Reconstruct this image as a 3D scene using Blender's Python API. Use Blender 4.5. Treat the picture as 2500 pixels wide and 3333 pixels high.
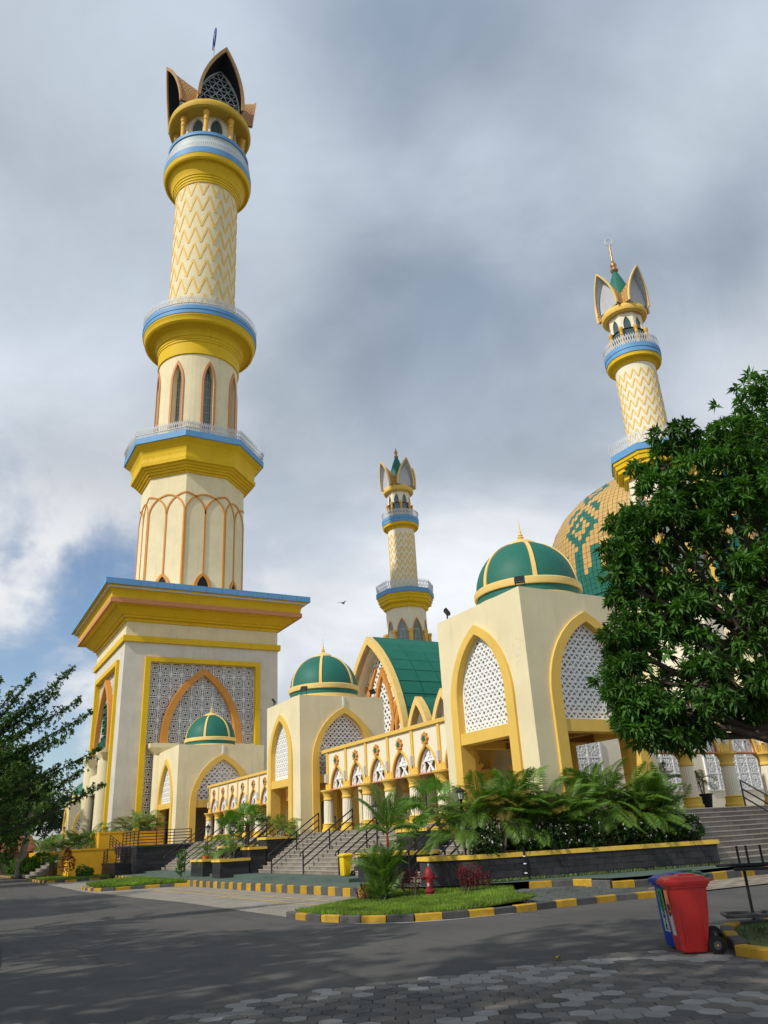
import bpy, bmesh, math, random
import numpy as np
from mathutils import Vector, Matrix
from mathutils.geometry import tessellate_polygon
for o in list(bpy.data.objects): bpy.data.objects.remove(o)
SC = bpy.context.scene
COL = SC.collection
rad = math.radians
rnd = random.Random(7)

# ------------------------------------------------------------------ camera
F_PX, PITCH, ROLL, YAW = 2532.64, rad(22.636), rad(-3.1946), rad(29.877)
fw = Vector((math.sin(YAW)*math.cos(PITCH), math.cos(YAW)*math.cos(PITCH), math.sin(PITCH)))
r0 = Vector((math.cos(YAW), -math.sin(YAW), 0)); u0 = r0.cross(fw)
rt = r0*math.cos(ROLL)+u0*math.sin(ROLL); up = -r0*math.sin(ROLL)+u0*math.cos(ROLL)
cam = bpy.data.cameras.new('camera'); camo = bpy.data.objects.new('camera', cam); COL.objects.link(camo)
cam.sensor_fit = 'VERTICAL'; cam.sensor_height = 24; cam.sensor_width = 18
cam.lens = 24*F_PX/3333; cam.clip_start = 0.1; cam.clip_end = 4000
mw = Matrix.Identity(4)
for i in range(3): mw[i][0], mw[i][1], mw[i][2] = rt[i], up[i], -fw[i]
mw[2][3] = 1.75
camo.matrix_world = mw
SC.camera = camo

# ------------------------------------------------------------------ sun and sky
SUN_EL, SUN_A = rad(40), rad(10)           # the sun stands on the -X side, a little towards -Y
sdir = Vector((-math.cos(SUN_A)*math.cos(SUN_EL), -math.sin(SUN_A)*math.cos(SUN_EL), math.sin(SUN_EL)))
sl = bpy.data.lights.new('sun', 'SUN'); sl.energy = 3.3; sl.angle = rad(0.8); sl.color = (1, .945, .84)
so = bpy.data.objects.new('sun', sl); COL.objects.link(so); so.location = (-40, -10, 40)
so.rotation_euler = sdir.to_track_quat('Z', 'Y').to_euler()
SC.view_settings.view_transform = 'Standard'; SC.view_settings.look = 'None'
SC.view_settings.exposure = 0.0; SC.view_settings.gamma = 1
SC.render.engine = 'CYCLES'
SC.cycles.max_bounces = 6; SC.cycles.use_denoising = True

wd = bpy.data.worlds.new('World'); SC.world = wd; wd.use_nodes = True
nt = wd.node_tree; nt.nodes.clear()
class NB:
    def __init__(s, nt): s.nt = nt
    def n(s, t, **kw):
        nd = s.nt.nodes.new(t)
        for k, v in kw.items():
            if k[0] == '_': setattr(nd, k[1:], v)
            else: nd.inputs[k.replace('__', ' ')].default_value = v
        return nd
    def l(s, a, b): s.nt.links.new(a, b); return b
    def math(s, op, a, b=None, clamp=False):
        nd = s.nt.nodes.new('ShaderNodeMath'); nd.operation = op; nd.use_clamp = clamp
        for i, x in enumerate((a, b)):
            if x is None: continue
            if hasattr(x, 'links'): s.l(x, nd.inputs[i])
            else: nd.inputs[i].default_value = x
        return nd.outputs[0]
    def ramp(s, f, lo, hi, a=0., b=1., smooth=True):
        nd = s.nt.nodes.new('ShaderNodeMapRange'); nd.interpolation_type = 'SMOOTHSTEP' if smooth else 'LINEAR'
        s.l(f, nd.inputs['Value'])
        for k, v in (('From Min', lo), ('From Max', hi), ('To Min', a), ('To Max', b)): nd.inputs[k].default_value = v
        return nd.outputs['Result']
    def mix(s, f, a, b, blend='MIX'):
        nd = s.nt.nodes.new('ShaderNodeMix'); nd.data_type = 'RGBA'; nd.blend_type = blend
        for i, x in ((0, f), (6, a), (7, b)):
            if hasattr(x, 'links'): s.l(x, nd.inputs[i])
            else: nd.inputs[i].default_value = x if i == 0 else (tuple(x)+(1,) if len(x) == 3 else x)
        return nd.outputs[2]
nb = NB(nt)
tc = nb.n('ShaderNodeTexCoord'); D0 = tc.outputs['Generated']
sep = nb.n('ShaderNodeSeparateXYZ'); nb.l(D0, sep.inputs[0])
zz = nb.math('MAXIMUM', sep.outputs[2], 0.0)
den = nb.math('ADD', zz, 0.32)
cx = nb.math('DIVIDE', sep.outputs[0], den); cy = nb.math('DIVIDE', sep.outputs[1], den)
cmb = nb.n('ShaderNodeCombineXYZ'); nb.l(cx, cmb.inputs[0]); nb.l(cy, cmb.inputs[1])
def fbm(scale, detail, rough, off, dist=0.0, src=None):
    mp = nb.n('ShaderNodeMapping'); mp.inputs['Location'].default_value = off
    nb.l(src or cmb.outputs[0], mp.inputs['Vector'])
    nz = nb.n('ShaderNodeTexNoise', Scale=scale, Detail=detail, Roughness=rough, Distortion=dist)
    nb.l(mp.outputs[0], nz.inputs['Vector']); return nz.outputs['Fac']
SKY_OFF1 = (5.2, 1.1, 0.0)
broad = fbm(1.35, 3, .5, SKY_OFF1, .3)
mid = fbm(3.2, 6, .55, (3.1, 1.7, 0), .4)
puff = fbm(5.2, 7, .56, (7.3, 2.2, 1.0), .25, src=D0)
# how bright a patch of cloud is: thick bellies grey-blue, thin parts near white
br = nb.math('ADD', nb.math('MULTIPLY', broad, .78), nb.math('MULTIPLY', mid, .22))
brt = nb.ramp(br, .385, .60)
low = nb.ramp(sep.outputs[2], .30, .64)                # towards the horizon the deck thins and brightens
cl_dark = nb.mix(low, (.55, .615, .70), (.265, .335, .43))
cl_lite = nb.mix(low, (.82, .855, .90), (.54, .61, .70))
cloud = nb.mix(brt, cl_dark, cl_lite)
sv0 = nb.n('ShaderNodeVectorMath', _operation='SCALE'); nb.l(cloud, sv0.inputs[0]); nb.l(nb.ramp(fbm(2.1, 7, .6, (1.3, 5.7, 0), .5), .30, .70, .84, 1.16, False), sv0.inputs['Scale']); cloud = sv0.outputs[0]
# coverage: closed deck overhead, broken cumulus low over the left horizon
left = nb.math('ADD', nb.math('MULTIPLY', sep.outputs[0], -1.0), nb.math('MULTIPLY', sep.outputs[1], .55))
lf = nb.ramp(left, -.02, .40)
lowc = nb.ramp(sep.outputs[2], .30, .50, 1.0, 0.0)
opn = nb.math('MULTIPLY', lf, lowc)
opn2 = nb.math('MULTIPLY', nb.ramp(left, -.30, .15), nb.ramp(sep.outputs[2], .10, .30, .80, 0.0))
opn = nb.math('MAXIMUM', opn, opn2)
thr = nb.math('MULTIPLY', opn, .44)
cov = nb.ramp(nb.math('SUBTRACT', nb.math('ADD', nb.math('MULTIPLY', puff, .75), nb.math('MULTIPLY', mid, .25)), thr), -.01, .17)
cum = nb.mix(nb.ramp(puff, .46, .60), (.52, .58, .68), (.86, .87, .89))
cloud2 = nb.mix(opn, cloud, cum)
sky = nb.n('ShaderNodeTexSky', _sky_type='NISHITA', _sun_disc=False, _sun_elevation=SUN_EL, _sun_rotation=rad(258), _air_density=1.0, _dust_density=1.2, _ozone_density=2.0)
sv = nb.n('ShaderNodeVectorMath', _operation='SCALE'); nb.l(sky.outputs[0], sv.inputs[0]); sv.inputs['Scale'].default_value = .14
fin = nb.mix(cov, sv.outputs[0], cloud2)
bg = nb.n('ShaderNodeBackground', Strength=1.0); nb.l(fin, bg.inputs['Color'])
out = nb.n('ShaderNodeOutputWorld'); nb.l(bg.outputs[0], out.inputs[0])

# ------------------------------------------------------------------ materials
def mat(name, col, rough=.75, var=.08, scale=2.0, bump=0.0, bscale=40., streak=0.0, metal=0.0, spec=.3, trans=0.0, dirt=None, coat=0.0, stretch=(1, 1, 1), geo=False, rv=0.0, crack=0.0):
    m = bpy.data.materials.new(name); m.use_nodes = True; t = m.node_tree; t.nodes.clear(); b = NB(t)
    tc = b.n('ShaderNodeTexCoord'); V = tc.outputs['Object']
    if geo: V = b.n('ShaderNodeNewGeometry').outputs['Position']
    mp = b.n('ShaderNodeMapping'); mp.inputs['Scale'].default_value = stretch; b.l(V, mp.inputs[0]); V = mp.outputs[0]
    nz = b.n('ShaderNodeTexNoise', Scale=scale, Detail=5., Roughness=.6); b.l(V, nz.inputs['Vector'])
    f = b.ramp(nz.outputs['Fac'], .3, .7, 1-var, 1+var, False)
    if rv:
        oi = b.n('ShaderNodeObjectInfo'); f = b.math('MULTIPLY', f, b.ramp(oi.outputs['Random'], 0, 1, 1-rv, 1+rv, False))
    k = b.n('ShaderNodeVectorMath', _operation='SCALE'); k.inputs[0].default_value = col[:3]; b.l(f, k.inputs['Scale']); c = k.outputs[0]
    if streak:
        mp = b.n('ShaderNodeMapping'); mp.inputs['Scale'].default_value = (1.6, 1.6, .12); b.l(V, mp.inputs[0])
        n2 = b.n('ShaderNodeTexNoise', Scale=1.7, Detail=6., Roughness=.65); b.l(mp.outputs[0], n2.inputs['Vector'])
        g = b.ramp(n2.outputs['Fac'], .52, .78, 0, streak)
        c = b.mix(g, c, dirt or (col[0]*.55, col[1]*.55, col[2]*.52))
    elif dirt:
        n2 = b.n('ShaderNodeTexNoise', Scale=scale*.37, Detail=7., Roughness=.7); b.l(V, n2.inputs['Vector'])
        c = b.mix(b.ramp(n2.outputs['Fac'], .5, .72, 0, .75), c, dirt)
    if crack:
        vo = b.n('ShaderNodeTexVoronoi', Scale=.45); vo.feature = 'DISTANCE_TO_EDGE'; wv = b.n('ShaderNodeVectorMath', _operation='ADD'); wn = b.n('ShaderNodeTexNoise', Scale=1.6, Detail=6.); b.l(V, wn.inputs['Vector']); b.l(V, wv.inputs[0]); b.l(wn.outputs['Color'], wv.inputs[1]); b.l(wv.outputs[0], vo.inputs['Vector'])
        nm = b.n('ShaderNodeTexNoise', Scale=.5, Detail=3.); b.l(V, nm.inputs['Vector'])
        c = b.mix(b.math('MULTIPLY', b.math('MULTIPLY', b.ramp(vo.outputs['Distance'], .0, .007, 1, 0), b.ramp(nm.outputs['Fac'], .56, .64)), crack), c, (col[0]*.35, col[1]*.33, col[2]*.3))
        n5 = b.n('ShaderNodeTexNoise', Scale=.33, Detail=4., Roughness=.55); b.l(V, n5.inputs['Vector']); c = b.mix(b.ramp(n5.outputs['Fac'], .45, .68, 0, .28), c, (col[0]*.84, col[1]*.84, col[2]*.80))
    p = b.n('ShaderNodeBsdfPrincipled', Roughness=rough, Metallic=metal); p.inputs['Specular IOR Level'].default_value = spec
    if coat: p.inputs['Coat Weight'].default_value = coat
    b.l(c, p.inputs['Base Color'])
    if bump:
        n3 = b.n('ShaderNodeTexNoise', Scale=bscale, Detail=4., Roughness=.6); b.l(V, n3.inputs['Vector'])
        bp = b.n('ShaderNodeBump', Strength=bump, Distance=.02); b.l(n3.outputs['Fac'], bp.inputs['Height']); b.l(bp.outputs[0], p.inputs['Normal'])
    sh = p.outputs[0]
    if trans:
        tr = b.n('ShaderNodeBsdfTranslucent'); kk = b.n('ShaderNodeVectorMath', _operation='MULTIPLY'); b.l(c, kk.inputs[0]); kk.inputs[1].default_value = (1.3, 1.5, .55); b.l(kk.outputs[0], tr.inputs['Color'])
        ms = b.n('ShaderNodeMixShader', Fac=trans); b.l(sh, ms.inputs[1]); b.l(tr.outputs[0], ms.inputs[2]); sh = ms.outputs[0]
    o = b.n('ShaderNodeOutputMaterial'); b.l(sh, o.inputs[0])
    m['c'] = 1
    return m
M = {}
M['cream'] = mat('cream plaster', (.80, .70, .455), .85, .06, .8, .25, 60, .34, crack=.3)
M['panel'] = mat('ivory panel', (.83, .76, .59), .85, .05, .9, .2, 60, .25)
M['stone'] = mat('pale travertine', (.66, .62, .54), .8, .09, .7, .2, 30, .45, dirt=(.40, .37, .32), crack=.6)
M['ycream'] = mat('light ochre paint', (.78, .51, .11), .7, .05, 1.2, .1, 50, .15)
M['yellow'] = mat('bright yellow paint', (.75, .49, .012), .65, .07, .6, .08, 50, .42, dirt=(.50, .30, .015))
M['ochre'] = mat('amber wall paint', (.80, .42, .025), .75, .06, .8, .15, 40, .3)
M['gold'] = mat('pale gold trim', (.82, .58, .20), .5, .05, 2, 0, 40, .15)
M['orange'] = mat('orange arch paint', (.62, .27, .05), .65, .06, 1.5, .1, 50, .12)
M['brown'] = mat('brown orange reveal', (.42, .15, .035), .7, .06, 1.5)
M['salmon'] = mat('salmon trim', (.62, .27, .12), .65, .06, 1.5, 0, 50, .12)
M['blue'] = mat('sky blue panel', (.13, .33, .60), .55, .05, 1.0, 0, 40, .22)
M['white'] = mat('white painted screen', (.86, .86, .85), .6, .04, 2, 0, 40, .08)
M['goldpaint'] = mat('aged gold paint', (.62, .40, .045), .65, .08, 1.0, .1, 50, .3)
M['amber'] = mat('amber column paint', (.76, .43, .07), .6, .06, 2)
M['zig'] = mat('pale ochre relief', (.80, .54, .14), .7, .06, 1.2)
M['screen_grey'] = mat('weathered cast screen', (.74, .74, .75), .75, .10, .5, 0, 40, .3)
M['hoodgrey'] = mat('grey hood lining', (.48, .49, .52), .6, .08, 1.5, 0, 40, .2)
M['offwhite'] = mat('grey white metal', (.62, .64, .66), .5, .05, 2)
M['green'] = mat('green dome cladding', (.018, .142, .104), .55, .09, .9, 0, 40, .18, dirt=(.04, .22, .155))
M['greenroof'] = mat('green roof sheet', (.014, .145, .10), .6, .10, .6, 0, 40, .25, dirt=(.035, .20, .145))
M['tile_brown'] = mat('sunbleached copper tile', (.50, .30, .13), .6, .14, 2.2)
M['tile_gold'] = mat('gold dome tile', (.54, .335, .105), .5, .10, 1.1, spec=.5)
M['tile_green'] = mat('green dome tile', (.012, .14, .10), .4, .12, 1.1, spec=.5)
M['dark'] = mat('dark interior', (.02, .022, .03), .8, .1, 1)
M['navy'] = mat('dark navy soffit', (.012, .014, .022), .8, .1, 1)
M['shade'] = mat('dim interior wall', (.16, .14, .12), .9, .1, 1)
M['soffit'] = mat('timber soffit', (.34, .17, .06), .8, .08, 1)
M['metalbar'] = mat('grey green bar', (.42, .50, .50), .5, .06, 2)
M['glass'] = mat('tinted window glass', (.06, .10, .11), .08, .15, 1.5, spec=.8)
M['leadglass'] = mat('leaded glass', (.16, .20, .19), .2, .3, 6, spec=.6)
M['black'] = mat('black painted steel', (.018, .019, .024), .45, .1, 4)
M['bronze'] = mat('bronze finial', (.42, .24, .10), .35, .08, 3, metal=.7)
M['blackstone'] = mat('black slate cladding', (.030, .031, .035), .55, .28, 1.6, .35, 25, dirt=(.065, .065, .067), geo=True, rv=.3)
M['capyellow'] = mat('yellow coping paint', (.78, .52, .08), .7, .07, 2, .15, 40, .25)
M['step'] = mat('grey brown step stone', (.23, .20, .17), .8, .13, 1.8, .3, 30, dirt=(.15, .135, .12))
M['nosing'] = mat('pale step nosing', (.42, .38, .31), .8, .1, 2)
M['asphalt'] = mat('asphalt', (.072, .070, .069), .85, .22, .55, .6, 140, dirt=(.105, .10, .094))
M['ground'] = mat('earth', (.10, .085, .06), .95, .2, .4)
M['plaza'] = mat('green painted paving', (.085, .125, .105), .85, .16, .9, .3, 60, dirt=(.13, .15, .13))
M['kyellow'] = mat('worn yellow kerb paint', (.47, .28, .025), .8, .16, 5, .45, 40, dirt=(.20, .145, .05), geo=True, rv=.16)
M['kgrey'] = mat('dark grey kerb paint', (.085, .085, .085), .85, .18, 5, .45, 40, dirt=(.15, .14, .12), geo=True, rv=.2)
M['hexdark'] = mat('dark hex paver', (.088, .085, .083), .85, .20, 3, .35, 70, dirt=(.17, .162, .155), geo=True, rv=.22)
M['hexmid'] = mat('brown grey hex paver', (.142, .13, .118), .85, .18, 3, .35, 70, dirt=(.10, .095, .09), geo=True, rv=.22)
M['hexlight'] = mat('light hex paver', (.245, .24, .232), .85, .15, 3, .35, 70, dirt=(.18, .175, .165), geo=True, rv=.2)
M['line'] = mat('yellow road line', (.55, .36, .07), .8, .2, 3, dirt=(.28, .24, .18))
M['whiteline'] = mat('worn white line', (.48, .47, .44), .8, .25, 3, dirt=(.14, .14, .14))
M['grass'] = mat('lawn blades', (.19, .29, .045), .8, .5, .9, trans=.3)
M['soil'] = mat('lawn soil', (.055, .085, .02), .95, .3, 2)
M['mango'] = mat('mango leaf', (.070, .165, .030), .55, .6, .9, trans=.28, spec=.35)
M['leafdark'] = mat('dark tree leaf', (.040, .075, .028), .55, .45, .4, trans=.18)
M['leaftam'] = mat('small tree leaf', (.080, .150, .040), .55, .45, .5, trans=.3)
M['palm'] = mat('palm frond', (.125, .235, .032), .45, .35, .8, trans=.25, spec=.4)
M['palmy'] = mat('yellowing palm frond', (.20, .17, .03), .5, .35, .8, trans=.25)
M['fan'] = mat('fan palm leaf', (.11, .25, .035), .45, .25, .8, trans=.28)
M['hedge'] = mat('hedge leaf', (.030, .075, .016), .5, .4, 1.5, trans=.15)
M['flower'] = mat('white flower', (.82, .82, .80), .7, .05, 3)
M['redleaf'] = mat('red leaf', (.20, .012, .03), .55, .35, 3, trans=.2)
M['copperleaf'] = mat('copper leaf', (.34, .11, .045), .6, .3, 3, trans=.2)
M['brightleaf'] = mat('young leaf', (.09, .20, .03), .55, .3, 2, trans=.3)
M['bark'] = mat('bark', (.10, .08, .06), .9, .25, 6, .5, 30)
M['palebark'] = mat('pale palm trunk', (.30, .28, .25), .9, .15, 4, .3, 20)
M['redstem'] = mat('red palm stem', (.55, .045, .02), .5, .2, 4)
M['binred'] = mat('red bin plastic', (.62, .032, .028), .42, .10, 2.5, .05, 60, spec=.45, dirt=(.40, .03, .03))
M['binblue'] = mat('blue bin plastic', (.010, .055, .42), .42, .10, 2.5, .05, 60, spec=.45, dirt=(.01, .05, .30))
M['bingreen'] = mat('green bin plastic', (.01, .11, .05), .4, .1, 3, spec=.45)
M['binyellow'] = mat('yellow bin plastic', (.85, .60, .01), .4, .05, 3, spec=.45)
M['rubber'] = mat('black rubber', (.014, .014, .015), .7, .15, 4)
M['stick_green'] = mat('green sticker', (.09, .38, .12), .5, .06, 4)
M['stick_pale'] = mat('pale sticker', (.50, .62, .56), .5, .1, 8)
M['stick_orange'] = mat('orange sticker', (.75, .22, .08), .5, .08, 5)
M['hydrant'] = mat('worn red hydrant paint', (.26, .022, .026), .5, .2, 6, .2, 30, dirt=(.20, .03, .035))
M['chrome'] = mat('silver cap', (.75, .75, .75), .3, .05, 4, metal=.8)
M['lampglass'] = mat('lantern glass', (.55, .56, .50), .15, .1, 4, spec=.7)
M['logo'] = mat('dark green lettering', (.015, .11, .06), .5, .1, 3)
M['terracotta'] = mat('terracotta roof', (.22, .07, .035), .85, .2, 3)
M['pot'] = mat('orange pot', (.55, .16, .04), .8, .1, 3)

def joints(name, base, w, h, mortar=.012, dark=.55, var=.12, rough=.8, axis='xy', offset=.5, bump=.4, cvar=None):
    """masonry too fine to pick apart: stone courses given by a brick texture on object coordinates"""
    m = bpy.data.materials.new(name); m.use_nodes = True; t = m.node_tree; t.nodes.clear(); b = NB(t)
    tc = b.n('ShaderNodeTexCoord'); sp = b.n('ShaderNodeSeparateXYZ'); b.l(tc.outputs['Object'], sp.inputs[0]); mp = b.n('ShaderNodeCombineXYZ')
    for i, ch in enumerate(axis): b.l(sp.outputs['xyz'.index(ch)], mp.inputs[i])
    bk = b.n('ShaderNodeTexBrick'); bk.offset = offset; b.l(mp.outputs[0], bk.inputs['Vector'])
    c1 = tuple(x*(1+var) for x in base)+(1,); c2 = tuple(x*(1-var) for x in (cvar or base))+(1,)
    for k, v in (('Color1', c1), ('Color2', c2), ('Mortar', tuple(x*dark for x in base)+(1,)), ('Scale', 1.), ('Mortar Size', mortar), ('Brick Width', w), ('Row Height', h), ('Bias', 0.)): bk.inputs[k].default_value = v
    nz = b.n('ShaderNodeTexNoise', Scale=.8, Detail=6., Roughness=.65); b.l(tc.outputs['Object'], nz.inputs['Vector'])
    k = b.n('ShaderNodeVectorMath', _operation='SCALE'); b.l(bk.outputs['Color'], k.inputs[0]); b.l(b.ramp(nz.outputs['Fac'], .3, .7, .82, 1.15, False), k.inputs['Scale'])
    p = b.n('ShaderNodeBsdfPrincipled', Roughness=rough); p.inputs['Specular IOR Level'].default_value = .25; b.l(k.outputs[0], p.inputs['Base Color'])
    bp = b.n('ShaderNodeBump', Strength=bump, Distance=.01); bp.invert = True; b.l(bk.outputs['Fac'], bp.inputs['Height']); b.l(bp.outputs[0], p.inputs['Normal'])
    o = b.n('ShaderNodeOutputMaterial'); b.l(p.outputs[0], o.inputs[0]); return m
M['stepy'] = joints('step stone facing the road', (.24, .21, .18), .62, 5., .008, .5, .16, .8, 'yz', 0.)
M['stepx'] = joints('step stone facing the lawn', (.24, .21, .18), .62, 5., .008, .5, .16, .8, 'xz', 0.)
M['slatex'] = joints('black slate courses on X', (.034, .035, .040), .6, .2, .006, .5, .3, .5, 'xz')
M['slatey'] = joints('black slate courses on Y', (.034, .035, .040), .6, .2, .006, .5, .3, .5, 'yz')
M['lot'] = joints('parking pavers', (.30, .275, .235), .42, .2, .012, .6, .13, .9)
M['tanpave'] = joints('tan paver band', (.32, .28, .22), .4, .1, .012, .5, .2, .9, cvar=(.24, .20, .16))

def asphalt_mat():
    m = bpy.data.materials.new('worn asphalt'); m.use_nodes = True; t = m.node_tree; t.nodes.clear(); b = NB(t)
    V = b.n('ShaderNodeTexCoord').outputs['Object']
    def nz(sc, de, ro=.6, di=0., st=None):
        v = V
        if st: mp = b.n('ShaderNodeMapping'); mp.inputs['Scale'].default_value = st; b.l(V, mp.inputs[0]); v = mp.outputs[0]
        n = b.n('ShaderNodeTexNoise', Scale=sc, Detail=de, Roughness=ro, Distortion=di); b.l(v, n.inputs['Vector']); return n.outputs['Fac']
    c = b.mix(b.ramp(nz(.35, 5), .35, .65), (.060, .059, .060), (.092, .088, .084))
    c = b.mix(b.ramp(nz(90, 2), .35, .75, 0, .55), c, (.15, .145, .14))                       # aggregate
    c = b.mix(b.ramp(nz(1.1, 6, .65, .6), .60, .70, 0, .45), c, (.13, .12, .108))             # dust
    c = b.mix(b.ramp(nz(.9, 4, .6, .0, (2.6, .16, 1)), .56, .70, 0, .5), c, (.045, .044, .046))   # tyre polish along the road
    c = b.mix(b.ramp(nz(2.3, 3, .5, .3), .70, .76, 0, .6), c, (.035, .034, .035))             # oil spots
    vo = b.n('ShaderNodeTexVoronoi', Scale=.42); vo.feature = 'DISTANCE_TO_EDGE'; w = b.n('ShaderNodeVectorMath', _operation='ADD'); wn = b.n('ShaderNodeTexNoise', Scale=1.4, Detail=5.); b.l(V, wn.inputs['Vector']); b.l(V, w.inputs[0]); b.l(wn.outputs['Color'], w.inputs[1]); b.l(w.outputs[0], vo.inputs['Vector'])
    crack = b.math('MULTIPLY', b.ramp(vo.outputs['Distance'], .0, .006, 1, 0), b.ramp(nz(.23, 2), .52, .6))
    c = b.mix(b.math('MULTIPLY', crack, .75), c, (.02, .02, .02))
    p = b.n('ShaderNodeBsdfPrincipled', Roughness=.85); p.inputs['Specular IOR Level'].default_value = .3; b.l(c, p.inputs['Base Color'])
    bp = b.n('ShaderNodeBump', Strength=.6, Distance=.012); b.l(nz(120, 3), bp.inputs['Height']); b.l(bp.outputs[0], p.inputs['Normal'])
    o = b.n('ShaderNodeOutputMaterial'); b.l(p.outputs[0], o.inputs[0]); return m
M['asphalt'] = asphalt_mat()
# ------------------------------------------------------------------ mesh helpers
class B:
    def __init__(s): s.v = []; s.f = []
    def add(s, vs, fs):
        n = len(s.v); s.v += [tuple(p) for p in vs]; s.f += [tuple(i+n for i in f) for f in fs]; return s
    def box(s, x0, x1, y0, y1, z0, z1):
        return s.add([(x0,y0,z0),(x1,y0,z0),(x1,y1,z0),(x0,y1,z0),(x0,y0,z1),(x1,y0,z1),(x1,y1,z1),(x0,y1,z1)],
                     [(3,2,1,0),(4,5,6,7),(0,1,5,4),(1,2,6,5),(2,3,7,6),(3,0,4,7)])
    def obox(s, c, sx, sy, sz, rz=0.0, rx=0.0, ry=0.0):
        R = Matrix.Rotation(rz, 3, 'Z') @ Matrix.Rotation(ry, 3, 'Y') @ Matrix.Rotation(rx, 3, 'X'); c = Vector(c)
        P = [c+R @ Vector((a*sx/2, b*sy/2, d*sz/2)) for d in (-1,1) for a, b in ((-1,-1),(1,-1),(1,1),(-1,1))]
        return s.add(P, [(3,2,1,0),(4,5,6,7),(0,1,5,4),(1,2,6,5),(2,3,7,6),(3,0,4,7)])
    def tube(s, pts, r, n=6, cap=True):
        pts = [Vector(p) for p in pts]; rs = r if isinstance(r, (list, tuple)) else [r]*len(pts)
        base = len(s.v); ref = None
        for i, p in enumerate(pts):
            d = (pts[min(i+1, len(pts)-1)]-pts[max(i-1, 0)]).normalized()
            if ref is None: ref = Vector((0,0,1)) if abs(d.z) < .9 else Vector((1,0,0))
            a = d.cross(ref)
            if a.length < 1e-5: a = d.orthogonal()
            a.normalize(); b = a.cross(d); ref = b.copy() if False else ref
            for k in range(n):
                t = 2*math.pi*k/n; s.v.append(tuple(p+(a*math.cos(t)+b*math.sin(t))*rs[i]))
        for i in range(len(pts)-1):
            for k in range(n):
                a0 = base+i*n+k; a1 = base+i*n+(k+1) % n; s.f.append((a0, a1, a1+n, a0+n))
        if cap:
            s.f.append(tuple(base+k for k in range(n))[::-1]); e = base+(len(pts)-1)*n; s.f.append(tuple(e+k for k in range(n)))
        return s
    def lathe(s, prof, n=48, c=(0,0), a0=0.0, close=True, flute=None):
        base = len(s.v)
        for (r, z) in prof:
            for k in range(n):
                t = a0+2*math.pi*k/n; rr = r*(1-(flute if (flute and k % 2) else 0)); s.v.append((c[0]+rr*math.cos(t), c[1]+rr*math.sin(t), z))
        for i in range(len(prof)-1):
            for k in range(n):
                a = base+i*n+k; b = base+i*n+(k+1) % n; s.f.append((a, b, b+n, a+n))
        if close:
            s.f.append(tuple(base+k for k in range(n))[::-1]); e = base+(len(prof)-1)*n; s.f.append(tuple(e+k for k in range(n)))
        return s
    def plate(s, outer, fr, d0, d1, holes=()):
        """flat slab: 2-D outline (with holes) in frame fr=(origin,u,v,n), from depth d0 to d1 along n"""
        o, u, v, n = [Vector(a) for a in fr]
        loops = [outer]+list(holes); flat = [p for L in loops for p in L]
        tri = tessellate_polygon([[Vector((p[0], p[1], 0)) for p in L] for L in loops])
        base = len(s.v); N = len(flat)
        for d in (d0, d1):
            for p in flat: s.v.append(tuple(o+u*p[0]+v*p[1]+n*d))
        for t in tri:
            a, b, c = t; A, Bq, Cq = flat[a], flat[b], flat[c]
            if (Bq[0]-A[0])*(Cq[1]-A[1])-(Bq[1]-A[1])*(Cq[0]-A[0]) < 0: a, b, c = a, c, b
            s.f.append((base+N+a, base+N+b, base+N+c)); s.f.append((base+a, base+c, base+b))
        i = 0
        for L in loops:
            m = len(L)
            for k in range(m):
                a = base+i+k; b = base+i+(k+1) % m; s.f.append((a, b, b+N, a+N))
            i += m
        return s
    def bar(s, a, b, w, fr, d0, d1):
        """straight bar between 2-D points a, b in frame fr"""
        dx, dy = b[0]-a[0], b[1]-a[1]; L = math.hypot(dx, dy) or 1; px, py = -dy/L*w/2, dx/L*w/2
        q = [(a[0]-px, a[1]-py), (b[0]-px, b[1]-py), (b[0]+px, b[1]+py), (a[0]+px, a[1]+py)]
        o, u, v, n = [Vector(k) for k in fr]
        P = [o+u*p[0]+v*p[1]+n*d for d in (d0, d1) for p in q]
        return s.add(P, [(4,5,6,7),(0,1,5,4),(1,2,6,5),(2,3,7,6),(3,0,4,7)])
    def path(s, pts, w, fr, d0, d1, closed=False):
        """mitred ribbon along a 2-D polyline"""
        L, R = ribbon(pts, w, closed)
        if closed: return s.plate(L if area(L) > area(R) else R, fr, d0, d1, [R if area(L) > area(R) else L])
        return s.plate(L+R[::-1], fr, d0, d1)
    def mesh(s, name):
        m = bpy.data.meshes.new(name); m.from_pydata(s.v, [], s.f); m.update(); return m
    def build(s, name, material, parent=None, smooth=None, local=False, fix=True):
        if parent is not None and not local:
            w = wloc(parent); s.v = [(p[0]-w[0], p[1]-w[1], p[2]-w[2]) for p in s.v]
        m = s.mesh(name)
        if fix and len(s.f) < 30000:
            bm = bmesh.new(); bm.from_mesh(m); bmesh.ops.recalc_face_normals(bm, faces=bm.faces); bm.to_mesh(m); bm.free()
        return link(name, m, material, parent, smooth)
def area(L): return abs(sum(L[i][0]*L[(i+1) % len(L)][1]-L[(i+1) % len(L)][0]*L[i][1] for i in range(len(L))))/2
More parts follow.
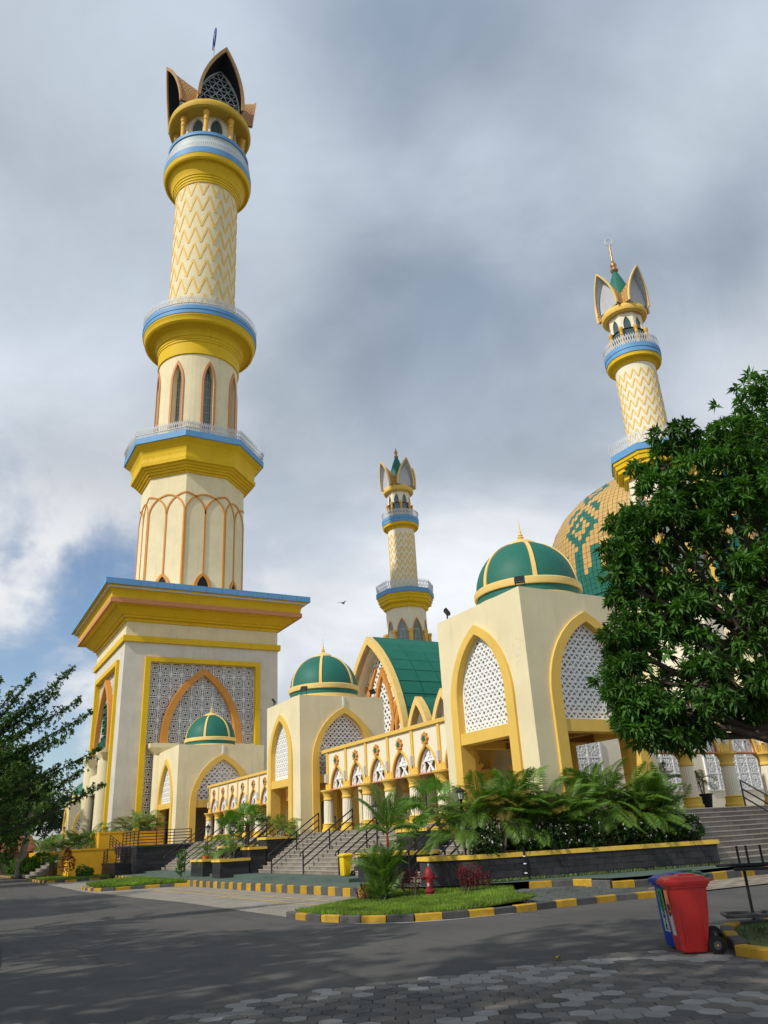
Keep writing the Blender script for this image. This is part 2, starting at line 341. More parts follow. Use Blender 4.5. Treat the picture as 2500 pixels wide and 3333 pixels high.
def ribbon(pts, w, closed=False):
    n = len(pts); L = []; R = []
    for i in range(n):
        a = pts[i-1] if (closed or i > 0) else None; b = pts[(i+1) % n] if (closed or i < n-1) else None; p = pts[i]
        def nrm(q0, q1):
            d = math.hypot(q1[0]-q0[0], q1[1]-q0[1]) or 1e-9; return (-(q1[1]-q0[1])/d, (q1[0]-q0[0])/d)
        if a is None: nx, ny = nrm(p, b); k = 1
        elif b is None: nx, ny = nrm(a, p); k = 1
        else:
            n1 = nrm(a, p); n2 = nrm(p, b); nx, ny = n1[0]+n2[0], n1[1]+n2[1]; d = math.hypot(nx, ny) or 1e-9; nx /= d; ny /= d
            k = 1/max(.3, nx*n1[0]+ny*n1[1])
        L.append((p[0]+nx*w/2*k, p[1]+ny*w/2*k)); R.append((p[0]-nx*w/2*k, p[1]-ny*w/2*k))
    return L, R
def wloc(o):
    v = Vector((0,0,0))
    while o is not None: v += o.location; o = o.parent
    return v
def link(name, m, material, parent=None, smooth=None):
    o = bpy.data.objects.new(name, m); COL.objects.link(o); o.parent = parent
    if material is not None and len(m.materials) == 0: m.materials.append(M[material] if isinstance(material, str) else material)
    if smooth is not None:
        m.shade_smooth(); m.set_sharp_from_angle(angle=rad(smooth))
    return o
def tag(o, label=None, cat=None, group=None, kind=None):
    for k, v in (('label', label), ('category', cat), ('group', group), ('kind', kind)):
        if v: o[k] = v
    return o
def thing(name, label, cat, loc=(0,0,0), rz=0.0, group=None):
    o = bpy.data.objects.new(name, None); COL.objects.link(o); o.location = loc; o.rotation_euler.z = rz; o.empty_display_size = .2
    return tag(o, label, cat, group)
def tree_copy(o, parent=None):
    c = o.copy(); COL.objects.link(c); c.parent = parent
    for ch in list(o.children): tree_copy(ch, c)
    return c
def stuff(o): o['kind'] = 'stuff'; return o
def ogive(cx, w, zb, zs, za, n=9):
    h = za-zs; R = (w*w+h*h)/(2*w); th = math.asin(min(1, h/R)) if h <= R else math.pi/2
    L = [(cx-w, zb)] if zs > zb+1e-4 else []
    L += [(cx-w+R-R*math.cos(th*i/n), zs+R*math.sin(th*i/n)) for i in range(n+1)]
    return L+[(2*cx-x, z) for x, z in L[-2::-1]]
def inside(poly, x, y):
    c = False; j = len(poly)-1
    for i in range(len(poly)):
        xi, yi = poly[i]; xj, yj = poly[j]
        if (yi > y) != (yj > y) and x < (xj-xi)*(y-yi)/(yj-yi)+xi: c = not c
        j = i
    return c
FX = lambda x, y=0., z=0.: ((x, y, z), (0,-1,0), (0,0,1), (-1,0,0))     # plane facing -X, u runs towards -Y
FY = lambda y, x=0., z=0.: ((x, y, z), (1,0,0), (0,0,1), (0,-1,0))      # plane facing -Y, u runs towards +X
FRET = ['111111', '100100', '100101', '111111', '100110', '101100']
def lattice(poly, fr, depth, cell=.065, ang=45., rows=FRET):
    """carved fret screen clipped to an outline: runs of solid cells become small slabs"""
    b = B(); o, u, v, n = [Vector(k) for k in fr]; ca, sa = math.cos(rad(ang)), math.sin(rad(ang))
    xs = [p[0] for p in poly]; ys = [p[1] for p in poly]; mx, my = (min(xs)+max(xs))/2, (min(ys)+max(ys))/2
    N = int(math.hypot(max(xs)-min(xs), max(ys)-min(ys))/2/cell)+2; P = len(rows)
    for j in range(-N, N):
        run = None
        for i in range(-N, N+1):
            X, Y = (i+.5)*cell, (j+.5)*cell; px, py = mx+X*ca-Y*sa, my+X*sa+Y*ca
            on = i < N and rows[j % P][i % P] == '1' and inside(poly, px, py)
            if on and run is None: run = i
            if not on and run is not None:
                q = [(run*cell, j*cell), (i*cell, j*cell), (i*cell, (j+1)*cell), (run*cell, (j+1)*cell)]
                q = [(mx+a*ca-c*sa, my+a*sa+c*ca) for a, c in q]
                b.add([o+u*p[0]+v*p[1]+n*d for d in depth for p in q], [(4,5,6,7),(0,1,5,4),(1,2,6,5),(2,3,7,6),(3,0,4,7)]); run = None
    return b

# ------------------------------------------------------------------ tower helpers (bent and octagonal walls)
def cyl(R, s, z, c=(0,0), a0=0.0):
    a = a0+s/R if R else 0
    return a
def bent_path(b, pts, w, R, d, c=(0,0), a0=0.0, closed=False):
    """ribbon (s, z) laid on a cylinder of radius R about c, d thick; s is arc length from angle a0"""
    L, Rr = ribbon(pts, w, closed); n = len(pts); base = len(b.v)
    for i in range(n):
        for (s, z), r in ((L[i], R-.02), (L[i], R+d), (Rr[i], R+d), (Rr[i], R-.02)):
            a = a0+s/R; b.v.append((c[0]+r*math.cos(a), c[1]+r*math.sin(a), z))
    m = n if closed else n-1
    for i in range(m):
        p = base+4*i; q = base+4*((i+1) % n)
        for k in range(3): b.f.append((p+k, p+k+1, q+k+1, q+k))
    if not closed:
        b.f.append((base, base+1, base+2, base+3)); e = base+4*(n-1); b.f.append((e+3, e+2, e+1, e))
def bent_wall(R, z0, z1, nwin, hw, zs, za, depth, c=(0,0), a0=0.0, zb=None, seg=6, per=5):
    """round wall with nwin pointed openings (from zb up) and their reveals"""
    b = B(); zb = z0 if zb is None else zb; step = 2*math.pi/nwin; ha = hw/R
    arch = ogive(0, hw, zs, zs, za, seg); A = [(x/R, z) for x, z in arch]
    for k in range(nwin):
        ca = a0+k*step
        P = lambda r, a, z: (c[0]+r*math.cos(ca+a), c[1]+r*math.sin(ca+a), z)
        for i in range(len(A)-1):
            (a, za_), (a2, zb_) = A[i], A[i+1]
            b.add([P(R,a,za_), P(R,a2,zb_), P(R,a2,z1), P(R,a,z1)], [(0,1,2,3)])
            b.add([P(R,a,za_), P(R,a2,zb_), P(R-depth,a2,zb_), P(R-depth,a,za_)], [(0,3,2,1)])
            if zb > z0: b.add([P(R,a,z0), P(R,a2,z0), P(R,a2,zb), P(R,a,zb)], [(0,1,2,3)])
        for sgn in (-1, 1): b.add([P(R,sgn*ha,zb), P(R,sgn*ha,zs), P(R-depth,sgn*ha,zs), P(R-depth,sgn*ha,zb)], [(0,1,2,3)])
        b.add([P(R,-ha,zb), P(R,ha,zb), P(R-depth,ha,zb), P(R-depth,-ha,zb)], [(0,1,2,3)])
        rest = step-2*ha
        for i in range(per):
            a = ha+rest*i/per; a2 = ha+rest*(i+1)/per
            b.add([P(R,a,z0), P(R,a2,z0), P(R,a2,z1), P(R,a,z1)], [(0,1,2,3)])
    return b
def octf(c, apo, k):
    a = -math.pi/2+k*math.pi/4
    return ((c[0]+apo*math.cos(a), c[1]+apo*math.sin(a), 0), (-math.sin(a), math.cos(a), 0), (0,0,1), (math.cos(a), math.sin(a), 0))
C22 = math.cos(math.pi/8)
def spikes(c, R, z0, z1, n, out=.25, sides=None, w=.05):
    """white crown of crossed pointed blades round a balcony"""
    b = B(); per = []
    for k in range(n):
        if sides:
            a = 2*math.pi*k/n; m = (a+math.pi/8) % (math.pi/4)-math.pi/8; rr = R*C22/math.cos(m)
        else: a = 2*math.pi*k/n; rr = R
        per.append((a, rr))
    for k in range(n):
        a, rr = per[k]
        for sg in (-1, 1):
            a2, r2 = per[(k+sg) % n]
            p0 = Vector((c[0]+rr*math.cos(a), c[1]+rr*math.sin(a), z0)); zt = z1-(.1 if sg > 0 else 0)
            p1 = Vector((c[0]+(r2+out)*math.cos(a2), c[1]+(r2+out)*math.sin(a2), zt))
            t = Vector((-math.sin(a), math.cos(a), 0))*w
            q = Vector((math.cos(a), math.sin(a), 0))*w*.6
            pm = p0.lerp(p1, .72)
            b.add([p0-t, p0+t, pm+t+q, p1, pm-t+q, p0-q, pm-q], [(0,1,2,4),(4,2,3),(1,5,6,2),(5,0,4,6),(6,4,3),(2,6,3)])
    return b
def ring_rail(c, R, z, n, sides=None, h=.06):
    b = B()
    if sides: b.lathe([(R-.03, z), (R+.03, z), (R+.03, z+h), (R-.03, z+h), (R-.03, z)], 8, c, math.pi/8, False)
    else: b.lathe([(R-.03, z), (R+.03, z), (R+.03, z+h), (R-.03, z+h), (R-.03, z)], n, c, 0, False)
    return b
def hood(par, c, ang, w, zb, zt, Rb, Rt, drop, m_out, m_in, m_frame, tiles=(9, 7), fw=.35, m_under=None):
    """one flared pointed hood of the crown: gable arch leaning outward, two curved flanks that run back to the diagonals"""
    D = Vector((math.cos(ang), math.sin(ang), 0)); S = Vector((-math.sin(ang), math.cos(ang), 0)); C = Vector((c[0], c[1], 0))
    arch = ogive(0, w, zb, zb+.04*(zt-zb), zt, 12); h = zt-zb
    Rz = lambda z: Rb+(Rt-Rb)*max(0, (z-zb)/h)**1.4
    half = arch[:len(arch)//2+1]
    def pt(t, s, sg, off=0.0):
        f = t*(len(half)-1); i = min(int(f), len(half)-2); f -= i
        x = half[i][0]*(1-f)+half[i+1][0]*f; z = half[i][1]*(1-f)+half[i+1][1]*f
        x = abs(x); R = Rz(z); r = R+(min(x, R)-R)*s
        zz = z-drop*(R-r)/Rt*((z-zb)/h)-off
        return C+D*r+S*(sg*x*(1-off/w))+Vector((0,0,zz))
    def nrm(t, s, sg):
        e = .02; a = pt(min(t+e,1), s, sg)-pt(max(t-e,0), s, sg); b_ = pt(t, min(s+e,1), sg)-pt(t, max(s-e,0), sg); n = a.cross(b_)*(1 if sg > 0 else -1)
        n = n.normalized() if n.length > 1e-9 else Vector((0,0,1))
        q = S*sg*.6+Vector((0,0,.5)); return n if n.dot(q) > 0 else -n
    NT, NS = 14, 8
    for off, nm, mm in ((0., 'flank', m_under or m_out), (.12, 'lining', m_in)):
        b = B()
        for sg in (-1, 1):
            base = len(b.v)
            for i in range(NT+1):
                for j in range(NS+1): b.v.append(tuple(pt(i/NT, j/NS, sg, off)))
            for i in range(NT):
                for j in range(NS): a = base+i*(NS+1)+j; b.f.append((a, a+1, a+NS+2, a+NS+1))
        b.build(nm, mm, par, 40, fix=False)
    # tiles
    b = B(); nt_, ns_ = tiles
    for sg in (-1, 1):
        for i in range(nt_*2+1):
            for j in range(ns_+1):
                tc_, sc_ = i/(2*nt_), (j+(.5 if i % 2 else 0))/ns_
                if sc_ > 1: continue
                q = []
                for dt, ds in ((-.5,0),(0,-.5),(.5,0),(0,.5)):
                    t = min(1, max(0, tc_+dt*.88/nt_)); s = min(1, max(0, sc_+ds*.88/ns_)); q.append(pt(t, s, sg)+nrm(t, s, sg)*.035)
                b.add(q, [(0,1,2,3)])
    stuff(b.build('roof_tiles', m_out, par, fix=False))
    # frame along the gable edge
    b = B(); full = [(p[0], p[1]) for p in arch]; L, R = ribbon(full, fw)
    def P3(p, o): return C+D*(Rz(p[1])+o)+S*p[0]+Vector((0,0,p[1]))
    n = len(full); base = 0
    for i in range(n):
        for p, o in ((L[i], -.1), (L[i], .12), (R[i], .12), (R[i], -.1)): b.v.append(tuple(P3(p, o)))
    for i in range(n-1):
        for k in range(4): b.f.append((4*i+k, 4*i+(k+1) % 4, 4*i+4+(k+1) % 4, 4*i+4+k))
    b.f.append((0,1,2,3)); b.f.append((4*n-4, 4*n-3, 4*n-2, 4*n-1))
    b.build('hood_frame', m_frame, par)
    return C, D, S
def rosette(fr, x0, x1, z0, z1, nx, nz, d0, d1):
    """cast rosette screen: square panels, each a twelve-petal star"""
    b = B(); sx = (x1-x0)/nx; sz = (z1-z0)/nz
    for i in range(nx+1): b.bar((x0+i*sx, z0), (x0+i*sx, z1), .10, fr, d0, d1+.012)
    for j in range(nz+1): b.bar((x0, z0+j*sz), (x1, z0+j*sz), .10, fr, d0, d1+.006)
    for i in range(nx):
        for j in range(nz):
            cx_, cz_ = x0+(i+.5)*sx, z0+(j+.5)*sz; r = min(sx, sz)
            for k in range(12):
                a = 2*math.pi*k/12; a2 = a+math.pi/12
                p = lambda q, t: (cx_+q*r*math.cos(t), cz_+q*r*math.sin(t))
                b.bar(p(.13, a), p(.40, a), .055, fr, d0, d1)
                b.bar(p(.30, a-.26), p(.40, a), .05, fr, d0, d1-.004); b.bar(p(.30, a+.26), p(.40, a), .05, fr, d0, d1-.008)
                b.bar(p(.14, a), p(.14, a+2*math.pi/12), .06, fr, d0, d1-.012)
                b.bar(p(.40, a), p(.52 if k % 3 else .46, a), .05, fr, d0, d1-.016)
            for sx_, sz_ in ((-1,-1),(1,-1),(1,1),(-1,1)):
                b.bar((cx_+sx_*.30*r, cz_+sz_*.30*r), (cx_+sx_*.46*r, cz_+sz_*.46*r), .10, fr, d0, d1-.02)
    return b

# ------------------------------------------------------------------ the tall minaret
AX, AY = 21.65, 81.55
BX, BY, HW = 21.53, 81.64, 7.57
T = thing('minaret', 'tallest minaret, square white base with rosette screens and brown petal crown', 'minaret', (BX, BY, 0))
faces = [FY(BY-HW, BX), FX(BX-HW, BY), ((BX, BY+HW, 0), (-1,0,0), (0,0,1), (0,1,0)), ((BX+HW, BY, 0), (0,1,0), (0,0,1), (1,0,0))]
for k, fr in enumerate(faces):
    e = HW if k % 2 == 0 else HW-.6
    hole = [(-5.4, 2.1), (5.4, 2.1), (5.4, 18.3), (-5.4, 18.3)]
    B().plate([(-e, .1), (e, .1), (e, 19.85), (-e, 19.85)], fr, -.6, 0, [hole] if k < 2 else []).build('wall', 'stone', T)
    if k < 2:
        # yellow picture frame, screen, great arch
        B().plate([(-5.64, 2.0), (-5.64, 18.5), (5.64, 18.5), (5.64, 2.0), (5.15, 2.0), (5.15, 18.06), (-5.15, 18.06), (-5.15, 2.0)], fr, -.35, .28).build('screen_frame', 'yellow', T)
        stuff(rosette(fr, -5.15, 5.15, 3.2, 18.06, 10, 14, -.34, -.24).build('rosette_screen', 'screen_grey', T, fix=False))
        oa = ogive(0, 3.87, 10.6, 10.9, 17.65, 14); ia = ogive(0, 3.22, 10.6, 10.9, 17.0, 14)
        B().plate(oa+ia[::-1], fr, -.23, .22).build('great_arch', 'orange', T)
        for sg in (-1, 1):
            o, u, v, n = [Vector(q) for q in fr]
            c0 = o+u*(sg*3.65)+n*.12
            b = B()
            for (hw_, z) in ((.62, 9.55), (1.25, 10.2), (1.25, 10.58)):
                for su, sn in ((-1,-.6),(1,-.6),(1,1),(-1,1)): b.v.append(tuple(c0+u*(su*hw_)+n*(sn*hw_*.62)+Vector((0,0,z))))
            for i in (0, 4):
                for q in range(4): b.f.append((i+q, i+(q+1) % 4, i+4+(q+1) % 4, i+4+q))
            b.f += [(3,2,1,0), (8,9,10,11)]
            b.build('bracket_ledge', 'cream', T)
            cc = c0+n*.02
            B().lathe([(.72, .4), (.72, 9.6)], 28, (cc.x, cc.y)).build('column', 'cream', T, 40)
# entrance on the road side
o, u, v, n = [Vector(q) for q in faces[1]]
b = B(); b.plate([(-3.2, 6.9), (3.2, 6.9), (3.2, 8.6), (-3.2, 8.6)], faces[1], -.3, .35); b.build('lintel', 'cream', T)
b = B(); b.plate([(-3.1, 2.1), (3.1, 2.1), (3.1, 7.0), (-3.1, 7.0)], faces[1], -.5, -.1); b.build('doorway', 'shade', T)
b = B()
for q in (-2.0, 0.0, 2.0): b.plate([(q-.85, 2.2), (q+.85, 2.2), (q+.85, 6.4), (q-.85, 6.4)], faces[1], -.1, -.05)
b.build('door_leaf', 'dark', T)
# green emblem and lettering above the entrance
b = B()
for q in range(4):
    b.path([(-.9+.1*q, 15.2-.75*q), (.9-.1*q, 15.2-.75*q), (.9-.1*q, 14.7-.75*q), (-.9+.1*q, 14.7-.75*q)], .13, faces[1], -.22, .02, True)
b.plate([(-.5, 12.2), (.5, 12.2), (0, 11.9)], faces[1], -.22, .02)
b.build('emblem', 'logo', T)
def scribble(x0, x1, z, h, seed):
    r = random.Random(seed); b = B(); x = x0
    while x < x1:
        w_ = h*r.uniform(.35, .6); tall = h*(1.4 if r.random() < .25 else 1.0)
        b.bar((x, z), (x, z+tall), h*.17, faces[1], -.22, .02)
        b.bar((x, z+h*r.choice((.08, .5, .92))), (x+w_*.8, z+h*r.choice((.08, .5, .92))), h*.17, faces[1], -.22, .015)
        if r.random() < .5: b.bar((x+w_*.8, z), (x+w_*.8, z+h), h*.17, faces[1], -.22, .01)
        x += w_+h*.22
    return b
scribble(-2.5, 2.5, 11.85-.9, .85, 3).build('lettering', 'logo', T)
scribble(-2.1, 2.1, 10.05, .5, 5).build('lettering', 'logo', T)
B().box(BX-HW+.75, BX+HW-.75, BY-HW+.75, BY+HW-.75, .1, 19.6).build('inner_core', 'shade', T)
# string course, frieze, cornice
B().box(BX-HW-.24, BX+HW+.24, BY-HW-.24, BY+HW+.24, 19.85, 20.4).build('string_course', 'yellow', T)
B().box(BX-HW+.02, BX+HW-.02, BY-HW+.02, BY+HW-.02, 20.4, 21.8).build('frieze', 'cream', T)
def sq(prof): return B().lathe([((HW+o_)*math.sqrt(2), z) for o_, z in prof], 4, (BX, BY), math.pi/4)
sq([(-.1, 21.78), (.12, 21.78), (.12, 22.1), (.40, 22.1), (.42, 22.28), (.55, 22.3), (1.2, 22.9), (1.22, 22.98), (1.70, 22.98), (1.70, 23.2)]).build('cornice_soffit', 'yellow', T)
sq([(1.0, 22.95+.06), (1.93, 22.95+.06), (1.93, 23.45), (1.0, 23.45)]).build('cornice_band', 'salmon', T)
sq([(.9, 23.44), (1.80, 23.44)]+[(1.80+.74*(1-math.cos(t)), 23.5+1.0*math.sin(t)) for t in [i*math.pi/2/8 for i in range(9)]]+[(1.0, 24.52)]).build('cornice_cove', 'yellow', T)
for k in range(4):
    fr = faces[k]
    for i in range(13):
        L = 2*(HW+2.6); x0 = -L/2+L*i/13
        B().plate([(x0+.012, 24.52), (x0+L/13-.012, 24.52), (x0+L/13-.012, 25.08), (x0+.012, 25.08)], fr, 2.3 if k % 2 == 0 else 2.3, 2.6+(.0 if k % 2 else .004)).build('fascia_panel', 'blue', T)
B().box(BX-HW-2.3, BX+HW+2.3, BY-HW-2.3, BY+HW+2.3, 24.3, 24.9).build('roof_deck', 'offwhite', T)
# octagonal stage
c = (AX, AY); RO = 5.75
B().lathe([(RO, 24.9), (RO, 39.4)], 8, c, math.pi/8).build('octagon_shaft', 'cream', T)
ap = RO*C22; hf = RO*math.sin(math.pi/8)
def arcpts(x0, x1, z0, z1, n=8):
    w = abs(x1-x0); h = z1-z0; R = (w*w+h*h)/(2*w); th = math.asin(min(1, h/R)); sg = 1 if x1 > x0 else -1
    return [(x0+sg*(R-R*math.cos(th*i/n)), z0+R*math.sin(th*i/n)) for i in range(n+1)]
for k in range(8):
    fr = octf(c, ap, k)
    b = B(); wd_ = .17
    for x0, x1 in ((-hf+.04, 0), (hf-.04, 0), (0, -hf+.04), (0, hf-.04)):
        b.path(arcpts(x0, x1, 34.7, 37.0), wd_, fr, 0, .09)
    b.bar((0, 28.0), (0, 34.72), wd_, fr, 0, .085)
    for sg in (-1, 1): b.bar((sg*(hf-.07), 24.9), (sg*(hf-.07), 34.72), wd_, fr, 0, .08)
    b.build('tracery', 'orange', T)
    oa = ogive(0, .95, 24.95, 26.4, 28.1, 6); ia = ogive(0, .62, 24.95, 26.4, 27.75, 6)
    B().plate(oa+ia[::-1], fr, 0, .14).build('window_frame', 'orange', T)
    B().plate(ia, fr, 0, .02).build('window', 'dark', T)
def octl(prof): return B().lathe(prof, 8, c, math.pi/8)
octl([(5.7, 39.3), (5.95, 39.3), (5.95, 39.55), (6.2, 39.55), (6.22, 39.8), (6.45, 39.8), (6.47, 40.05), (6.72, 40.05), (6.75, 40.3), (7.05, 40.3), (7.1, 40.7), (6.95, 40.72), (6.95, 41.2), (7.05, 41.7), (7.3, 42.2), (7.8, 42.6), (7.85, 42.72)]).build('octagon_cornice', 'yellow', T)
octl([(7.2, 42.7), (8.0, 42.7), (8.0, 43.4), (7.2, 43.4)]).build('fascia', 'blue', T)
stuff(spikes(c, 7.85, 43.4, 44.65, 216, .25, 8).build('balcony_railing', 'offwhite', T, fix=False))
ring_rail(c, 7.95, 43.75, 8, 8).build('railing_rail', 'offwhite', T)
# round stage with tall niches
bent_wall(4.7, 43.4, 55.5, 8, .56, 51.6, 54.0, .75, c, -math.pi/2).build('round_stage', 'cream', T, 30, fix=False)
b = B(); b.lathe([(3.9, 43.4), (3.9, 55.4)], 40, c); b.build('niche_glazing', 'leadglass', T, 40)
for k in range(8):
    b = B(); bent_path(b, ogive(0, .70, 43.4, 51.5, 54.25, 9), .26, 4.7, .13, c, -math.pi/2+k*math.pi/4); b.build('niche_frame', 'salmon', T)
b = B()
for k in range(8):
    for q in (-.28, 0, .28):
        a = -math.pi/2+k*math.pi/4+q/4; b.tube([(c[0]+3.94*math.cos(a), c[1]+3.94*math.sin(a), 43.4), (c[0]+3.94*math.cos(a), c[1]+3.94*math.sin(a), 54)], .03, 4)
    for z in range(44, 54): bent_path(b, [(-.55, z), (.55, z)], .05, 3.9, .06, c, -math.pi/2+k*math.pi/4)
stuff(b.build('window_leads', 'metalbar', T))
def rl(prof, n=72): return B().lathe(prof, n, c)
rl([(4.6, 55.3), (4.86, 55.3), (4.9, 56.9), (4.98, 56.95), (4.98, 57.2), (5.05, 57.25), (5.08, 57.6), (5.18, 57.65), (5.22, 58.1), (5.4, 58.45), (6.2, 58.78), (6.25, 58.64), (6.45, 58.62), (6.62, 58.8), (6.7, 59.25), (6.8, 59.4), (6.82, 59.62)]).build('round_cornice', 'yellow', T, 25)
rl([(6.0, 59.6), (6.88, 59.6), (6.9, 60.1), (6.96, 60.12), (6.96, 60.65), (6.0, 60.65)]).build('fascia', 'blue', T, 25)
stuff(spikes(c, 6.75, 60.65, 62.0, 168, .2).build('balcony_railing', 'offwhite', T, fix=False))
ring_rail(c, 6.85, 61.0, 60).build('railing_rail', 'offwhite', T)
rl([(4.08, 60.6), (4.08, 82.8)]).build('round_shaft', 'cream', T, 30)
for r_ in range(9):
    z0 = 59.4+r_*2.62; pts = []
    for i in range(33):
        pts.append((2*math.pi*4.08*i/32, z0+(2.5 if i % 2 else 0)))
    # clip to the shaft
    b = B()
    for i in range(32):
        (s0, a_), (s1, b_) = pts[i], pts[i+1]; lo, hi = 60.7, 82.6
        if max(a_, b_) < lo or min(a_, b_) > hi: continue
        f = lambda z: s0+(s1-s0)*(z-a_)/(b_-a_)
        q0 = (f(min(max(a_, lo), hi)), min(max(a_, lo), hi)); q1 = (f(min(max(b_, lo), hi)), min(max(b_, lo), hi))
        mids = [(q0[0]+(q1[0]-q0[0])*t, q0[1]+(q1[1]-q0[1])*t) for t in (0, .5, 1)]
        bent_path(b, mids, .22, 4.08, .05, c, -math.pi/2)
    b.build('zigzag_band', 'zig', T, fix=False)
rl([(4.0, 82.50), (4.2, 82.50), (4.24, 82.81), (4.3, 82.83), (4.34, 83.17), (4.42, 83.21), (4.46, 83.52), (4.55, 83.56), (4.6, 83.91), (4.75, 84.22), (4.92, 84.70), (5.08, 85.01), (5.38, 85.23), (5.42, 85.13), (5.62, 85.17), (5.76, 85.36), (5.83, 85.71), (5.87, 85.95)]).build('upper_cornice', 'yellow', T, 25)
rl([(5.0, 85.95), (5.9, 85.95), (5.92, 86.9), (5.0, 86.9)]).build('fascia', 'blue', T, 25)
rl([(5.0, 86.8), (5.35, 86.8), (5.35, 89.6), (5.0, 89.6)]).build('parapet', 'metalbar', T, 25)
rl([(4.8, 89.6), (5.5, 89.6), (5.52, 90.1), (4.8, 90.1)]).build('parapet_coping', 'blue', T, 25)
stuff(spikes(c, 5.78, 86.9, 88.7, 144, -.1).build('balcony_railing', 'offwhite', T, fix=False))
bent_wall(3.7, 90.0, 95.2, 8, .92, 93.2, 94.85, .35, c, -math.pi/2).build('lantern_wall', 'panel', T, 30, fix=False)
rl([(3.3, 90.0), (3.3, 95.0)]).build('lantern_glass', 'glass', T, 30)
for k in range(8):
    a = -math.pi/2+(k+.5)*math.pi/4; cc = (c[0]+4.55*math.cos(a), c[1]+4.55*math.sin(a))
    B().lathe([(.30, 90.0), (.30, 93.2), (.38, 93.25), (.38, 93.45), (.30, 93.5), (.30, 94.0), (.40, 94.1), (.40, 94.5), (.46, 94.6), (.46, 95.2)], 14, cc).build('column', 'amber', T, 40)
rl([(3.0, 95.1), (4.9, 95.1), (4.95, 94.95), (5.35, 94.95), (5.4, 94.85), (5.62, 95.0), (5.75, 95.4), (5.68, 95.9), (5.4, 96.3), (5.0, 96.5), (3.0, 96.5)]).build('lantern_roof', 'goldpaint', T, 35)
b = B()
for k in range(4):
    a = -math.pi/2+k*math.pi/2
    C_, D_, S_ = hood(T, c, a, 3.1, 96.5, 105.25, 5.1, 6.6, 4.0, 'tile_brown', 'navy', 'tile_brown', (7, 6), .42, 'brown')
    fr = (tuple(C_+D_*4.1), tuple(S_), (0,0,1), tuple(D_))
    pane = ogive(0, 2.85, 96.5, 97.0, 103.7, 10)
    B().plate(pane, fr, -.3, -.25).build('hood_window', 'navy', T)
    b2 = B(); N = 9
    for fam in (0, 60, 120):
        ca, sa = math.cos(rad(fam)), math.sin(rad(fam))
        for i in range(-N, N+1):
            d = i*.98; prev = None
            for t in np.arange(-8, 8.01, .1):
                x, z = -sa*d+ca*t, 100+ca*d+sa*t; ok = inside(pane, x, z)
                if ok and prev is None: prev = (x, z)
                if not ok and prev is not None: b2.bar(prev, (lx, lz), .085, fr, 0-.05*(fam == 60), .06); prev = None
                lx, lz = x, z
    b2.path(pane, .18, fr, -.05, .1)
    stuff(b2.build('hood_grille', 'metalbar', T))
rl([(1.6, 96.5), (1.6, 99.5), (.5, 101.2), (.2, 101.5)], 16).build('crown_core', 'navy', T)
B().tube([(AX, AY, 101), (AX, AY, 110), (AX, AY, 117.6)], [.12, .09, .05], 8).build('spire', 'metalbar', T)
va = math.atan2(AY, AX)+rad(7); dv = Vector((math.cos(va), math.sin(va), 0))
B().tube([Vector((AX, AY, 115.5))+dv*1.45*math.cos(t)+Vector((0,0,1.5*math.sin(t))) for t in [2*math.pi*i/32 for i in range(33)]], .11, 8, False).build('spire_ring', 'binblue', T, 60)

